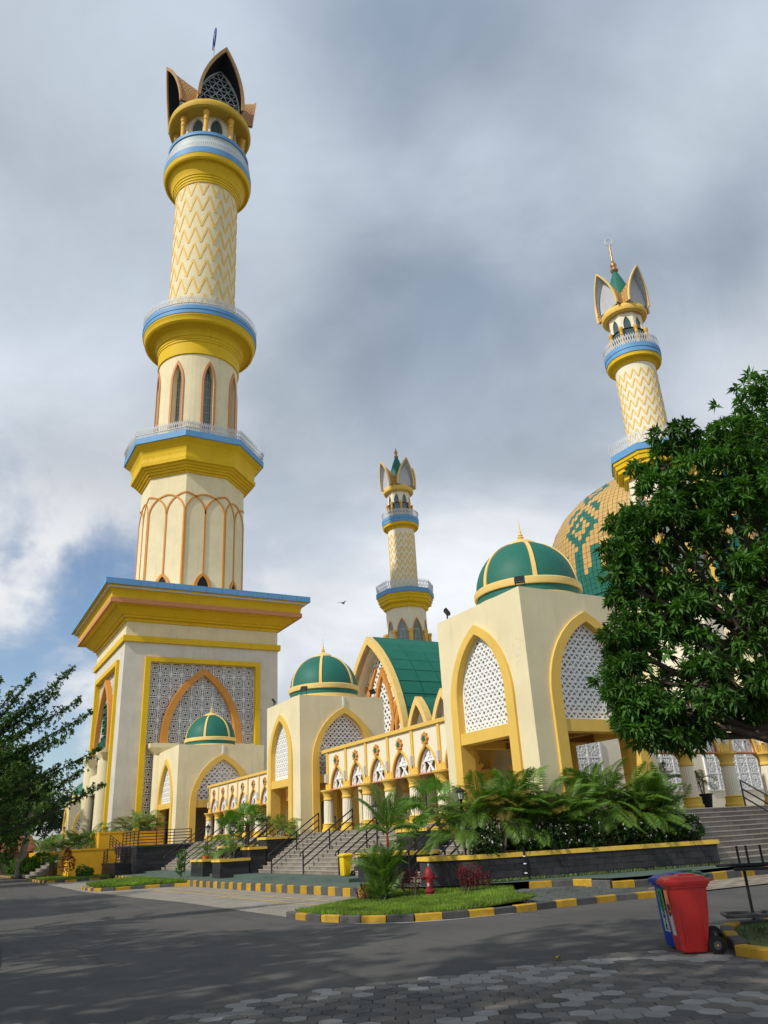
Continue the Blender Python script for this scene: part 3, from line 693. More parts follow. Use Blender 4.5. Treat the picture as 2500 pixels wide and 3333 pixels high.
# ------------------------------------------------------------------ the two lesser minarets of the prayer hall
def lesser(loc, label, tall):
    T = thing('minaret', label, 'minaret', loc, group='lesser minarets of the prayer hall')
    c = (loc[0], loc[1]); R8 = 2.88; ap = R8*C22
    L8 = lambda prof: B().lathe(prof, 8, c, math.pi/8)
    rl = lambda prof, n=48: B().lathe(prof, n, c)
    L8([(R8, 8), (R8, 31.6)]).build('octagon_shaft', 'panel', T)
    for k in range(8):
        fr = octf(c, ap, k)
        oa = ogive(0, .84, 20, 27.3, 29.7, 7); ia = ogive(0, .72, 20, 27.3, 29.5, 7)
        B().plate(oa+ia[::-1], fr, 0, .10).build('window_frame', 'salmon', T)
        B().plate(ia, fr, 0, .02).build('window', 'leadglass', T)
        b = B()
        b.path(ogive(0, .38, 22, 26.8, 28.2, 5), .05, fr, .02, .05)
        for q in (-.18, .18): b.bar((q, 20), (q, 28.6 if abs(q) < .1 else 28.2), .04, fr, .02, .045)
        for z in range(21, 29): b.bar((-.7, z), (.7, z), .04, fr, .02, .04)
        stuff(b.build('window_leads', 'metalbar', T))
        a = -math.pi/2+(k+.5)*math.pi/4; cc = (c[0]+3.12*math.cos(a), c[1]+3.12*math.sin(a))
        B().lathe([(.26, 20), (.26, 26.7), (.32, 26.8), (.26, 26.9), (.26, 27.5), (.36, 27.6), (.36, 27.9)], 12, cc).build('column', 'ycream', T, 40)
    L8([(2.85, 31.2), (3.05, 31.2), (3.25, 31.3), (3.25, 31.75), (3.4, 31.75), (3.75, 31.9), (3.75, 32.3), (3.9, 32.3), (3.95, 32.7), (4.05, 32.75), (4.08, 33.1)]).build('octagon_cornice', 'yellow', T)
    L8([(3.6, 33.08), (4.2, 33.08), (4.2, 33.75), (3.6, 33.75)]).build('fascia', 'blue', T)
    stuff(spikes(c, 4.1, 33.75, 35.1, 104, .12, 8, .04).build('balcony_railing', 'offwhite', T, fix=False))
    rl([(1.95, 33.7), (1.95, 43.4)]).build('round_shaft', 'panel', T, 30)
    for r_ in range(10):
        z0 = 33.2+r_*1.06; b = B()
        for i in range(32):
            s0, s1 = [2*math.pi*1.95*q/32 for q in (i, i+1)]; a_, b_ = (z0, z0+.95) if i % 2 == 0 else (z0+.95, z0)
            if min(a_, b_) < 33.7 or max(a_, b_) > 43.5: continue
            bent_path(b, [(s0, a_), ((s0+s1)/2, (a_+b_)/2), (s1, b_)], .125, 1.95, .035, c, -math.pi/2)
        b.build('zigzag_band', 'zig', T, fix=False)
    rl([(1.9, 43.35), (2.06, 43.35), (2.08, 43.5), (2.14, 43.52), (2.17, 43.64), (2.3, 43.72), (2.46, 43.75), (2.5, 43.7), (2.6, 43.78), (2.64, 44.16)]).build('round_cornice', 'yellow', T, 25)
    rl([(2.2, 44.15), (2.70, 44.15), (2.70, 44.6), (2.75, 44.62), (2.75, 45.1), (2.2, 45.1)]).build('fascia', 'blue', T, 25)
    stuff(spikes(c, 2.62, 45.1, 46.3, 72, .12, None, .04).build('balcony_railing', 'offwhite', T, fix=False))
    R2 = 1.72
    L8([(R2-.12, 45.0), (R2-.12, 49.5)]).build('lantern_glass', 'glass', T)
    for k in range(8):
        fr = octf(c, R2*C22, k); hf = R2*math.sin(math.pi/8)
        ia = ogive(0, .36, 45.7, 48.0, 49.0, 5)
        B().plate([(-hf, 47.6), (-.36, 47.6)]+ia[1:-1]+[(.36, 47.6), (hf, 47.6), (hf, 49.5), (-hf, 49.5)], fr, -.1, 0).build('lantern_panel', 'panel', T)
        B().bar((-hf, 47.6), (hf, 47.6), .07, fr, -.08, -.02).build('window_bar', 'black', T)
        a = -math.pi/2+(k+.5)*math.pi/4; cc = (c[0]+1.85*math.cos(a), c[1]+1.85*math.sin(a))
        B().lathe([(.15, 45.1), (.15, 46.8), (.19, 46.85), (.15, 46.95), (.15, 47.2), (.22, 47.3), (.22, 47.65)], 10, cc).build('column', 'amber', T, 40)
    rl([(1.4, 49.5), (1.75, 49.45), (1.95, 49.35), (2.2, 49.5), (2.28, 49.8), (2.2, 50.15), (1.95, 50.35), (1.4, 50.4)]).build('lantern_roof', 'ycream', T, 40)
    prof = [(1.2, 50.3), (1.28, 51.0), (1.25, 51.8), (1.15, 52.7), (.95, 53.6), (.66, 54.5), (.42, 55.2), (.22, 55.7)]
    rl(prof, 24).build('onion_roof', 'green', T, 40)
    for k in range(4):
        a = -math.pi/2+k*math.pi/2
        C_, D_, S_ = hood(T, c, a, 1.36, 50.2, 54.4, 2.2, 2.8, 2.4, 'tile_gold', 'hoodgrey', 'gold', (5, 4), .15, 'brown')
        fr = (tuple(C_+D_*2.0), tuple(S_), (0,0,1), tuple(D_))
        B().plate(ogive(0, 1.12, 50.3, 50.5, 53.7, 8), fr, -.08, 0).build('hood_lining', 'hoodgrey', T)
    if tall:
        rl([(.12, 55.6), (.40, 55.8), (.42, 56.0), (.2, 56.15), (.18, 56.3), (.34, 56.5), (.34, 56.7), (.14, 56.95), (.12, 57.3), (.07, 59.3)], 16).build('finial', 'bronze', T, 50)
        B().tube([(c[0]+.30*math.cos(t), c[1]-.2*math.cos(t), 59.75+.42*math.sin(t)) for t in [2*math.pi*i/20 for i in range(21)]], .07, 6, False).build('finial_ring', 'offwhite', T, 60)
    else:
        rl([(.12, 55.6), (.30, 55.75), (.32, 55.95), (.14, 56.1), (.13, 56.25), (.27, 56.45), (.28, 56.65), (.12, 56.9), (.03, 57.4)], 16).build('finial', 'bronze', T, 50)
    return T
lesser((55.8, 92.4, 0), 'smaller minaret standing behind the green vaulted roof', False)
lesser((55.8, 45.2, 0), 'smaller minaret with gold spire rising behind the mango tree', True)

# ------------------------------------------------------------------ prayer hall: vaulted wing, small vaults, drum and great dome
H = thing('prayer_hall', 'prayer hall wing with green barrel vault and pointed gable behind the arcade', 'building', (45, 69, 0))
B().box(37.6, 100, 46, 92, 0, 9.6).build('hall_wall', 'cream', H)
VY, VW, VS, VA, XG = 69.0, 6.6, 8.5, 20.7, 36.9
va = ogive(0, VW, VS, VS, VA, 10)
fr = FX(XG, VY)
b = B()
for i in range(len(va)-1):
    (a, z), (a2, z2) = va[i], va[i+1]
    b.add([(XG+.15, VY-a, z-.08), (XG+.15, VY-a2, z2-.08), (64, VY-a2, z2-.08), (64, VY-a, z-.08)], [(0,1,2,3)])
vr = b.build('vault_roof', 'greenroof', H, 20, fix=False)
for i in range(10, 20):
    (a, z), (a2, z2) = va[i], va[i+1]
    for j in range(9):
        x0 = XG+.55+j*2.3; q = [(x0+.02, VY-a, z), (x0+2.28, VY-a, z), (x0+2.28, VY-a2, z2), (x0+.02, VY-a2, z2)]
        s_ = .006; n_ = Vector((0, z-z2, a2-a)).normalized()*-1; n_ = n_ if n_.z > 0 else -n_; up_ = Vector((0, -(a2-a), z2-z)).normalized()*s_
        q = [Vector(p)+(up_ if k < 2 else -up_) for k, p in enumerate(q)]
        B().add([p+n_*d for d in (-.05, .03+.004*rnd.random()) for p in q], [(4,5,6,7),(0,1,5,4),(1,2,6,5),(2,3,7,6),(3,0,4,7)]).build('roof_panel', 'greenroof', vr)
oa = va; ia = ogive(0, VW-.5, VS, VS, VA-.8, 10)
B().plate(oa+ia[::-1], fr, -.5, .15).build('gable_frame', 'gold', H)
b = B()
for i in range(len(ia)-1):
    (a, z), (a2, z2) = ia[i], ia[i+1]
    b.add([(XG, VY-a, z), (XG, VY-a2, z2), (XG+1.9, VY-a2, z2), (XG+1.9, VY-a, z)], [(0,1,2,3)])
b.build('gable_reveal', 'panel', H, 20, fix=False)
frs = FX(XG+1.7, VY)
stuff(lattice(ia, frs, (0, .08), .17).build('gable_screen', 'white', H, fix=False))
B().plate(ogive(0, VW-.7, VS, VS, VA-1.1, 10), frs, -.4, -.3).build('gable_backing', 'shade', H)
b = B()
for cx_, w_, z0, za_ in ((0, 2.0, 11, 17.2), (-3.6, 1.6, 9.5, 14.0), (3.6, 1.6, 9.5, 14.0)): b.path(ogive(cx_, w_, 8.6, z0, za_, 8), .5, frs, .06, .35)
for sg in (-1, 1):
    b.path([(sg*5.6, 9.4), (sg*4.2, 13.2), (sg*2.3, 16.6), (sg*1.4, 17.8)], .45, frs, .05, .30)
    b.path([(sg*.4, 8.6), (sg*1.6, 12.2), (sg*3.2, 15.4), (sg*4.0, 16.4)], .45, frs, .04, .25)
b.build('gable_tracery', 'orange', H)
for cy_ in (60.35, 56.2, 52.05):
    w_, zs_, za_ = 2.05, 8.6, 13.2; oa = ogive(0, w_, zs_, zs_, za_, 8); ia = ogive(0, w_-.42, zs_, zs_, za_-.7, 8); fr2 = FX(XG, cy_)
    B().plate(oa+ia[::-1], fr2, -.6, .1).build('side_gable_frame', 'gold', H)
    b = B()
    for i in range(len(oa)-1):
        (a, z), (a2, z2) = oa[i], oa[i+1]; b.add([(XG+.3, cy_-a, z-.05), (XG+.3, cy_-a2, z2-.05), (52, cy_-a2, z2-.05), (52, cy_-a, z-.05)], [(0,1,2,3)])
    b.build('side_vault', 'greenroof', H, 20, fix=False)
    b = B()
    for i in range(len(ia)-1):
        (a, z), (a2, z2) = ia[i], ia[i+1]; b.add([(XG, cy_-a, z), (XG, cy_-a2, z2), (XG+3.2, cy_-a2, z2), (XG+3.2, cy_-a, z)], [(0,1,2,3)])
    b.build('side_gable_reveal', 'white', H, 20, fix=False)
    f3 = FX(XG+3.1, cy_)
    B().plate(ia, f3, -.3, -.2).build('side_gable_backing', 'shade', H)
    stuff(lattice(ia, f3, (0, .07), .16).build('side_gable_screen', 'white', H, fix=False))
    B().path(ogive(0, 1.3, 8.6, 9, 11.8, 6), .3, f3, .05, .3).build('side_gable_tracery', 'orange', H)
DX, DY = 84.0, 67.0
DM = thing('great_dome', 'great gold tiled dome with green key pattern behind the mango tree', 'dome', (DX, DY, 9))
B().lathe([(17.0, 9), (17.0, 26.6)], 64, (DX, DY)).build('drum', 'cream', DM, 30)
prof = [(17.2, 24.5), (17.6, 27), (17.8, 30), (17.6, 33), (17.1, 36), (16.2, 38.4), (14.9, 40.4), (13.0, 42.2), (10.6, 43.8), (7.8, 45.0), (5.2, 45.8)]
B().lathe([(r*.992, z) for r, z in prof], 96, (DX, DY)).build('dome_shell', 'tile_green', DM, 30)
B().lathe([(5.0, 45.7), (5.3, 46.2), (5.1, 47.1), (4.3, 48.2), (2.9, 49.2), (1.0, 49.9), (.2, 50.4)], 48, (DX, DY)).build('dome_cap', 'tile_gold', DM, 30)
B().lathe([(5.1, 45.75), (5.5, 45.8), (5.5, 46.1), (5.1, 46.15)], 48, (DX, DY)).build('dome_ring', 'gold', DM, 30)
sm = []   # resample profile by arc length
for i in range(len(prof)-1):
    for k in range(12): t = k/12; sm.append((prof[i][0]*(1-t)+prof[i+1][0]*t, prof[i][1]*(1-t)+prof[i+1][1]*t))
sm.append(prof[-1]); acc = [0]
for i in range(1, len(sm)): acc.append(acc[-1]+math.hypot(sm[i][0]-sm[i-1][0], sm[i][1]-sm[i-1][1]))
def pat(s):
    i = 0
    while i < len(acc)-2 and acc[i+1] < s: i += 1
    f = (s-acc[i])/(acc[i+1]-acc[i]); return (sm[i][0]*(1-f)+sm[i+1][0]*f, sm[i][1]*(1-f)+sm[i+1][1]*f)
NA, th = 160, .68; bg_, bgr = B(), B(); rows_ = int(acc[-1]/th)
KEY = ['....#....', '...###...', '..##.##..', '.##...##.', '##.##..##', '.##.#.##.', '..##.##..', '#..###..#', '##..#..##', '.##...##.']
for j in range(rows_):
    r0_, z0_ = pat(j*th+.02); r1_, z1_ = pat((j+1)*th-.02)
    for i in range(NA):
        a = 2*math.pi*i/NA
        if math.cos(a-rad(-141)) < -.25: continue
        colr = (i+5) % 16; g = False
        if j < 7: g = True
        elif j < 13: g = not ((i % 4 in (0, 1)) and j > 7+(i*5) % 4) or (i % 8 == 2)
        elif j < 36:
            g = colr < 9 and KEY[(j-13) % 10][colr] == '#'
            if j > 28 and not (2 <= colr <= 6): g = False
        if j < 4: continue
        da = 2*math.pi/NA*.04; n = .03+.012*rnd.random()
        q = []
        for aa, rr, z in ((a+da, r0_, z0_), (a+2*math.pi/NA-da, r0_, z0_), (a+2*math.pi/NA-da, r1_, z1_), (a+da, r1_, z1_)): q.append((DX+(rr+n)*math.cos(aa), DY+(rr+n)*math.sin(aa), z))
        (bgr if g else bg_).add(q, [(0,1,2,3)])
stuff(bg_.build('gold_tiles', 'tile_gold', DM, fix=False)); stuff(bgr.build('green_tiles', 'tile_green', DM, fix=False))

# ------------------------------------------------------------------ entrance pavilions with green domes
def dome_part(par, cx_, cy_, z, r, gold='gold'):
    b = B().lathe([(r*1.02, z), (r*1.03, z+.45)], 64, (cx_, cy_)); drum = b.build('drum', gold, par, 30)
    B().lathe([(r*1.0, z+.42), (r*1.0, z+.75)], 64, (cx_, cy_)).build('drum_band', 'green', drum, 30)
    B().lathe([(r*1.04, z+.75), (r*1.05, z+.8), (r*1.05, z+1.0), (r*1.02, z+1.05), (r*.9, z+1.05)], 64, (cx_, cy_)).build('dome_ring', gold, drum, 30)
    hgt = r*.98; z2 = z+1.02
    dm = B().lathe([(r*math.cos(t), z2+hgt*math.sin(t)) for t in [i*math.pi/2/14 for i in range(14)]]+[(.1, z2+hgt)], 64, (cx_, cy_)).build('dome', 'green', par, 30)
    for k in range(6):
        a = k*math.pi/3; D_ = Vector((math.cos(a), math.sin(a), 0)); S_ = Vector((-math.sin(a), math.cos(a), 0)); b = B()
        for i in range(15):
            t = i*math.pi/2/14; hw_ = .085*(1-.35*i/14)*r/2
            for o_, s_ in ((-.02, -1), (.045, -1), (.045, 1), (-.02, 1)): b.v.append(tuple(Vector((cx_, cy_, z2))+D_*((r+o_)*math.cos(t))+Vector((0,0,(hgt+o_)*math.sin(t)))+S_*(hw_*s_)))
        for i in range(14):
            for q in range(3): b.f.append((4*i+q, 4*i+q+1, 4*i+5+q, 4*i+4+q))
        b.build('dome_rib', gold, dm)
    zt = z2+hgt
    B().lathe([(.62*r/2, zt-.08), (.60*r/2, zt-.02), (.40*r/2, zt+.12), (.16, zt+.22), (.09, zt+.26), (.14, zt+.32), (.07, zt+.37), (.11, zt+.43), (.05, zt+.5), (.06, zt+.58), (.03, zt+.65), (.008, zt+1.15)], 20, (cx_, cy_)).build('finial', gold, dm, 40)
def pavilion(label, x0, x1, y0, y1, zt, ax, ay, sides=4, cell=.062, rdome=2.06, group='domed entrance pavilions'):
    """ax / ay = (centre, outer half width, inner half width, outer apex, inner apex, sill, beam underside) of the arches facing -X / -Y"""
    T = thing('pavilion', label, 'pavilion', ((x0+x1)/2, (y0+y1)/2, 0), group=group)
    xc, yc, hx, hy = (x0+x1)/2, (y0+y1)/2, (x1-x0)/2, (y1-y0)/2; th_ = .45
    S = [('Y', FY(y0, xc), hx, ay[0]-xc, ay), ('X', FX(x0, yc), hy-th_, -(ax[0]-yc), ax)]
    if sides > 2: S += [('Y', ((xc, y1, 0), (-1,0,0), (0,0,1), (0,1,0)), hx, 0, ay), ('X', ((x1, yc, 0), (0,1,0), (0,0,1), (1,0,0)), hy-th_, 0, ax)]
    for k, (kind, fr, e, c_, A) in enumerate(S):
        _, wo, wi, ao, ai, sill, beam = A; zb = 2.14
        rs = 1.50; oa = ogive(c_, wo, zb, ao-rs*wo, ao, 10); ia = ogive(c_, wi, zb, ai-rs*1.04*wi, ai, 10)
        B().plate([(-e, zb)]+oa+[(e, zb), (e, zt), (-e, zt)], fr, -th_, 0).build('wall', 'cream', T)
        B().plate(oa+ia[::-1], fr, -th_-.06, .10).build('arch_frame', 'ycream', T)
        B().plate([(c_-wi, beam), (c_+wi, beam), (c_+wi, sill), (c_-wi, sill)], fr, -th_-.04, .06).build('beam', 'ycream', T)
        ip = ogive(c_, wi-.02, sill, max(sill+.01, ai-rs*1.04*wi), ai-.02, 10)
        if k < 2:
            b = lattice(ip, fr, (-.30, -.22), cell); b.path(ip, .10, fr, -.31, -.2); b.bar((c_-wi, sill+.04), (c_+wi, sill+.04), .09, fr, -.31, -.205)
            stuff(b.build('lattice_screen', 'white', T, fix=False))
        elif k == 3 or cell < .1:
            stuff(lattice(ip, fr, (-.30, -.22), .13).build('lattice_screen', 'white', T, fix=False))
    for sx in (0, 1):
        for sy in (0, 1):
            X0, X1 = ((x0-.08, x0+.74), (x1-.74, x1+.08))[sx]; Y0, Y1 = ((y0-.08, y0+.74), (y1-.74, y1+.08))[sy]
            B().box(X0, X1, Y0, Y1, .3, 2.36).build('plinth', 'cream', T)
    B().box(x0+.02, x1-.02, y0+.02, y1-.02, .3, 2.138).build('base', 'cream', T)
    B().box(x0+.4, x1-.4, y0+.4, y1-.4, zt-.55, zt-.15).build('roof_slab', 'panel', T)
    B().box(x0+.45, x1-.45, y0+.45, y1-.45, 5.15, 5.25).build('ceiling', 'soffit', T)
    b = B(); b.box(x0+.46, x1-.46, yc-.2, yc+.2, 4.75, 5.14); b.box(xc-.2, xc+.2, y0+.46, yc-.205, 4.75, 5.14); b.box(xc-.2, xc+.2, yc+.205, y1-.46, 4.75, 5.14); b.build('ceiling_beam', 'soffit', T)
    dome_part(T, xc, yc, zt-.16, rdome)
    return T
P3 = pavilion('nearest domed pavilion, cut off by the mango tree', 17.55, 23.0, 21.13, 26.64, 9.85,
    (24.0, 1.98, 1.52, 9.12, 8.76, 5.22, 4.80), (20.48, 2.1, 1.63, 9.14, 8.76, 5.2, 4.78), rdome=2.08)
P2 = pavilion('middle domed pavilion at the left end of the near arcade', 17.55, 22.95, 41.3, 46.4, 9.43,
    (44.15, 1.83, 1.34, 8.75, 8.38, 5.06, 4.65), (20.32, 2.07, 1.66, 8.80, 8.46, 5.1, 4.68), rdome=2.05)
P1 = pavilion('wide domed pavilion against the tall minaret base', 17.55, 25.0, 66.8, 74.02, 9.7,
    (70.5, 2.55, 2.0, 8.95, 8.5, 5.3, 4.85), (21.35, 2.72, 2.2, 8.97, 8.5, 5.3, 4.75), 2, .10, 2.17)
P0 = pavilion('far domed pavilion half hidden left of the tall minaret', 18.1, 23.6, 128.0, 133.4, 8.95,
    (130.7, 1.9, 1.45, 8.3, 7.9, 4.9, 4.5), (20.85, 2.07, 1.66, 8.35, 7.95, 4.9, 4.5), 2, .14, 2.05)
B().box(19.0, 24.0, 73.0, 73.9, 2.15, 5.0).build('doorway', 'shade', P1)

# ------------------------------------------------------------------ arcades
def column_proto():
    z0 = 2.13
    base = B().lathe([(.40, z0), (.40, z0+.12), (.35, z0+.16), (.34, z0+.36), (.37, z0+.40), (.30, z0+.44)], 20)
    shaft = B().lathe([(.275, z0+.42), (.27, 3.3), (.255, 3.72)], 40, flute=.07)
    cap = B().lathe([(.26, 3.70), (.29, 3.73), (.29, 3.80), (.265, 3.84), (.28, 3.95), (.34, 4.08), (.43, 4.16), (.44, 4.24), (.30, 4.24)], 24)
    return base.mesh('col_base'), shaft.mesh('col_shaft'), cap.mesh('col_cap')
CB, CS, CC = column_proto()
for m, k in ((CB, 'capyellow'), (CS, 'panel'), (CC, 'ycream')): m.materials.append(M[k]); m.shade_smooth(); m.set_sharp_from_angle(angle=rad(28))
def star(n, r, q, cx_, cz_): return [(cx_+(r if k % 2 == 0 else r*q)*math.cos(math.pi/2+math.pi*k/n), cz_+(r if k % 2 == 0 else r*q)*math.sin(math.pi/2+math.pi*k/n)) for k in range(2*n)]
def arcade(label, loc, rz, n, sp, back=True, ends=(1, 1), depth=3.0):
    T = thing('arcade', label, 'arcade', loc, rz, group='arcades between the pavilions'); fr = FY(0.)
    K = dict(local=True)
    meshes = {}
    def put(name, key, x, bld, mt, y=0.0, par=T, smooth=None):
        if key not in meshes:
            b = bld()
            o = b.build(name, mt, par, smooth, local=True); meshes[key] = o.data
        else: o = link(name, meshes[key], None, par)
        o.location = (x, y, 0); return o
    for i in range(n+1):
        for y in ((0, 2.3) if back else (0,)):
            cst = link('column', CS, None, T); cst.location = (i*sp, y, 0)
            link('column_base', CB, None, cst); link('capital', CC, None, cst)
        put('pilaster', 'pil', i*sp, lambda: B().box(-.10, .10, -.07, .02, 4.2, 6.18).box(-.26, .26, -.05, .2, 4.2, 4.55), 'ycream')
        lmp = put('wall_lamp', 'lamp', i*sp, lambda: B().box(-.075, .075, -.2, -.06, 4.62, 5.02).box(-.06, .06, -.18, -.08, 5.02, 5.06), 'offwhite')
    w0, apx = .77, 5.35
    for i in range(n):
        x = (i+.5)*sp
        oa = ogive(0, w0+.10, 4.24, 4.27, apx+.13, 8); ia = ogive(0, w0, 4.24, 4.27, apx, 8)
        put('panel', 'panel', x, lambda: B().plate([(-sp/2, 4.24)]+oa+[(sp/2, 4.24), (sp/2, 6.2), (-sp/2, 6.2)], fr, -.22, 0), 'panel')
        put('arch_trim', 'trim', x, lambda: B().plate(oa+ia[::-1], fr, -.02, .05), 'ycream')
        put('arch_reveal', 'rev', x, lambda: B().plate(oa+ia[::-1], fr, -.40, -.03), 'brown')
        def scr():
            b = B(); h = apx-4.24; q = .085; d0, d1 = -.2, -.14
            P = lambda u_, v_: (u_*w0, 4.26+v_*h)
            e = 0
            for sg in (-1, 1):
                for a, b_ in (((-.42, 0), (.36, .50)), ((-.36, .46), (.0, .98)), ((-.14, .36), (.30, .78)), ((-.56, .44), (-.16, .84)), ((-.24, 0), (-.10, .14)), ((-.78, .30), (-.50, .62))):
                    e += .004; b.bar(P(sg*a[0], a[1]), P(sg*b_[0], b_[1]), q, fr, d0, d1-e)
                b.path([P(sg*x_, z_) for x_, z_ in ((-.95, .0), (-.93, .24), (-.82, .40), (-.66, .38), (-.58, .22), (-.60, .0))], q, fr, d0, d1+.006)
                b.bar(P(sg*-.76, 0), P(sg*-.76, .26), q*.9, fr, d0, d1-.002); b.bar(P(sg*-.86, .1), P(sg*-.62, .2), q*.8, fr, d0, d1+.012)
            b.bar(P(-.62, .46), P(.62, .46), q, fr, d0, d1+.02); b.bar(P(0, .56), P(0, .8), q, fr, d0, d1+.018)
            b.path(ogive(0, w0-.03, 4.26, 4.27, apx-.04, 8), .06, fr, d0, d1+.03)
            return b
        stuff(put('arch_screen', 'scr', x, scr, 'white'))
        put('screen_sill', 'sill', x, lambda: B().box(-w0-.05, w0+.05, -.02, .36, 4.20, 4.255), 'salmon')
        put('star_boss', 'star', x, lambda: B().plate(star(8, .29, .72, 0, 5.68), fr, 0, .10).plate([(-.1, 5.33), (.1, 5.33), (.12, 5.45), (-.12, 5.45)], fr, 0, .09), 'orange')
        put('star_center', 'starc', x, lambda: B().plate(star(8, .14, .72, 0, 5.68), fr, .09, .13), 'green')
        if back:
            put('inner_arch_panel', 'inp', x, lambda: B().plate([(-sp/2, 4.24)]+ogive(0, .8, 4.24, 4.27, 5.3, 6)+[(sp/2, 4.24), (sp/2, 5.9), (-sp/2, 5.9)], FY(2.3), -.2, 0), 'ycream')
            if i % 2 == 0: put('back_door', 'bd', x, lambda: B().box(-.6, .6, depth-.03, depth+.02, 2.13, 4.3), 'shade')
    e0, e1 = -.35*ends[0], n*sp+.35*ends[1]
    B().box(e0, e1, -.12, .18, 6.19, 6.36).build('top_rail', 'ycream', T, local=True)
    B().box(e0, e1, .1, 2.7, 5.92, 6.08).build('roof_slab', 'soffit', T, local=True)
    if back: B().box(e0, e1, depth, depth+.2, 2.13, 5.9).build('back_wall', 'panel', T, local=True)
    return T
arcade('near arcade of star-topped arches between the middle and nearest pavilions', (18.9, 40.6, 0), rad(-90), 6, 2.28, ends=(1.6, 0))
arcade('distant arcade of small star-topped arches left of the middle pavilion', (20.0, 65.7, 0), rad(-90), 8, 2.28, ends=(1.6, 1))
arcade('right arcade of fluted columns at the top of the right-hand stairs', (23.6, 22.5, 0), 0, 6, 2.42, back=False, ends=(0, 1))
# white screen wall and hall front seen through the right arcade
b = B(); b.box(23.2, 44, 31.0, 31.3, 2.14, 6.6); w_ = tag(b.build('courtyard_wall', 'panel'), 'pale wall seen between the columns of the right arcade', 'wall')
for x in (27.5, 33.5, 39.5):
    stuff(rosette(FY(31.0), x-2.2, x+2.2, 3.2, 5.8, 5, 3, 0.0, .08).build('rosette_screen', 'white', w_, fix=False))

# ------------------------------------------------------------------ ground, road, paving
def sheet(name, pts, mt, zf=0.0, kind='structure'):
    b = B(); tri = tessellate_polygon([[Vector((p[0], p[1], 0)) for p in pts]])
    z = zf if callable(zf) else (lambda x, y: zf)
    b.v = [(p[0], p[1], z(p[0], p[1])) for p in pts]
    for t in tri:
        a, c_, d = t; A, Bq, Cq = pts[a], pts[c_], pts[d]
        if (Bq[0]-A[0])*(Cq[1]-A[1])-(Bq[1]-A[1])*(Cq[0]-A[0]) < 0: c_, d = d, c_
        b.f.append((a, c_, d))
    return tag(b.build(name, mt, fix=False), kind=kind)
sheet('ground', [(-900, -900), (900, -900), (900, 900), (-900, 900)], 'ground', -.03)
sheet('road', [(-60, -25), (60, -25), (60, 19), (8.4, 19.0), (8.4, 34), (7.9, 40), (7.6, 62), (7.9, 78), (7.6, 140), (-60, 140)], 'asphalt', 0.0)
sheet('parking_lot', [(8.4, 19.5), (13.2, 22.0), (12.9, 25), (12.6, 41.5), (12.4, 43.6), (9, 43.6), (7.75, 46), (7.7, 62.4), (13.4, 62), (13.4, 68), (7.9, 66), (7.6, 62), (7.6, 45), (8.0, 36)][:5]+[(12.3, 64), (7.7, 63.5), (7.4, 45), (7.9, 36), (8.3, 30)], 'lot', .004)
for x0, x1, y0, y1 in ((9.85, 10.45, 41.0, 22.6), (10.75, 11.3, 41.2, 24.4)):
    w_ = .06; tag(B().add([(x0-w_, y0, .009), (x1-w_, y1, .009), (x1+w_, y1, .009), (x0+w_, y0, .009)], [(0,1,2,3)]).build('parking_line', 'line', fix=False), kind='structure')
def plz(x, y):
    return .27+.13*min(1, max(0, (24.5-y)/5))
PL = [(12.05, 60.5), (12.05, 40.6), (12.15, 35.4), (12.35, 30), (12.55, 27.4), (12.68, 24.8), (13.1, 21.6), (14.6, 19.4), (16.3, 18.5), (16.5, 17.6), (17.4, 17.3), (20.3, 17.4), (34, 17.4), (34, 24), (18, 24), (18, 60.5)]
sheet('plaza', PL, 'plaza', plz)
tag(B().box(13.9, 17.6, 28.3, 60.4, .2, .4).build('plaza_terrace', 'plaza'), kind='structure')
podm = tag(B().box(17.45, 45, 21.3, 100, .1, 2.13).box(17.46, 40, 100.1, 140, .1, 2.1).box(13.5, 17.44, 65.0, 90, .1, 2.12).build('podium', 'step'), kind='structure')
# rising brick apron between the island and the plaza kerb
ap_z = lambda x, y: .03+.17*min(1, max(0, (y-16.2)/2.2))
apron = sheet('brick_apron', [(12.9, 17.6), (13.4, 16.6), (14.4, 16.25), (16.3, 15.95), (20.4, 15.8), (34, 16.4), (34, 17.45), (17.4, 17.35), (16.55, 17.7), (16.3, 18.55), (14.6, 19.4)], 'tanpave', ap_z)
b = B()
for i in range(int(5.2/.205)):
    for j in range(int(3.2/.105)):
        x = 12.9+i*.205+(.1 if j % 2 else 0); y = 16.2+j*.105
        if inside([(13.1, 17.6), (13.5, 16.7), (14.4, 16.4), (16.9, 16.0), (17.4, 17.2), (16.4, 17.6), (16.2, 18.4), (14.7, 19.2)], x, y):
            z = ap_z(x, y); b.obox((x, y, z+.012+.004*rnd.random()), .193, .093, .03)
stuff(b.build('paving_bricks', joints('grey green paving brick', (.13, .145, .135), .2, .1, .0, 1, .2, .85), apron, fix=False))
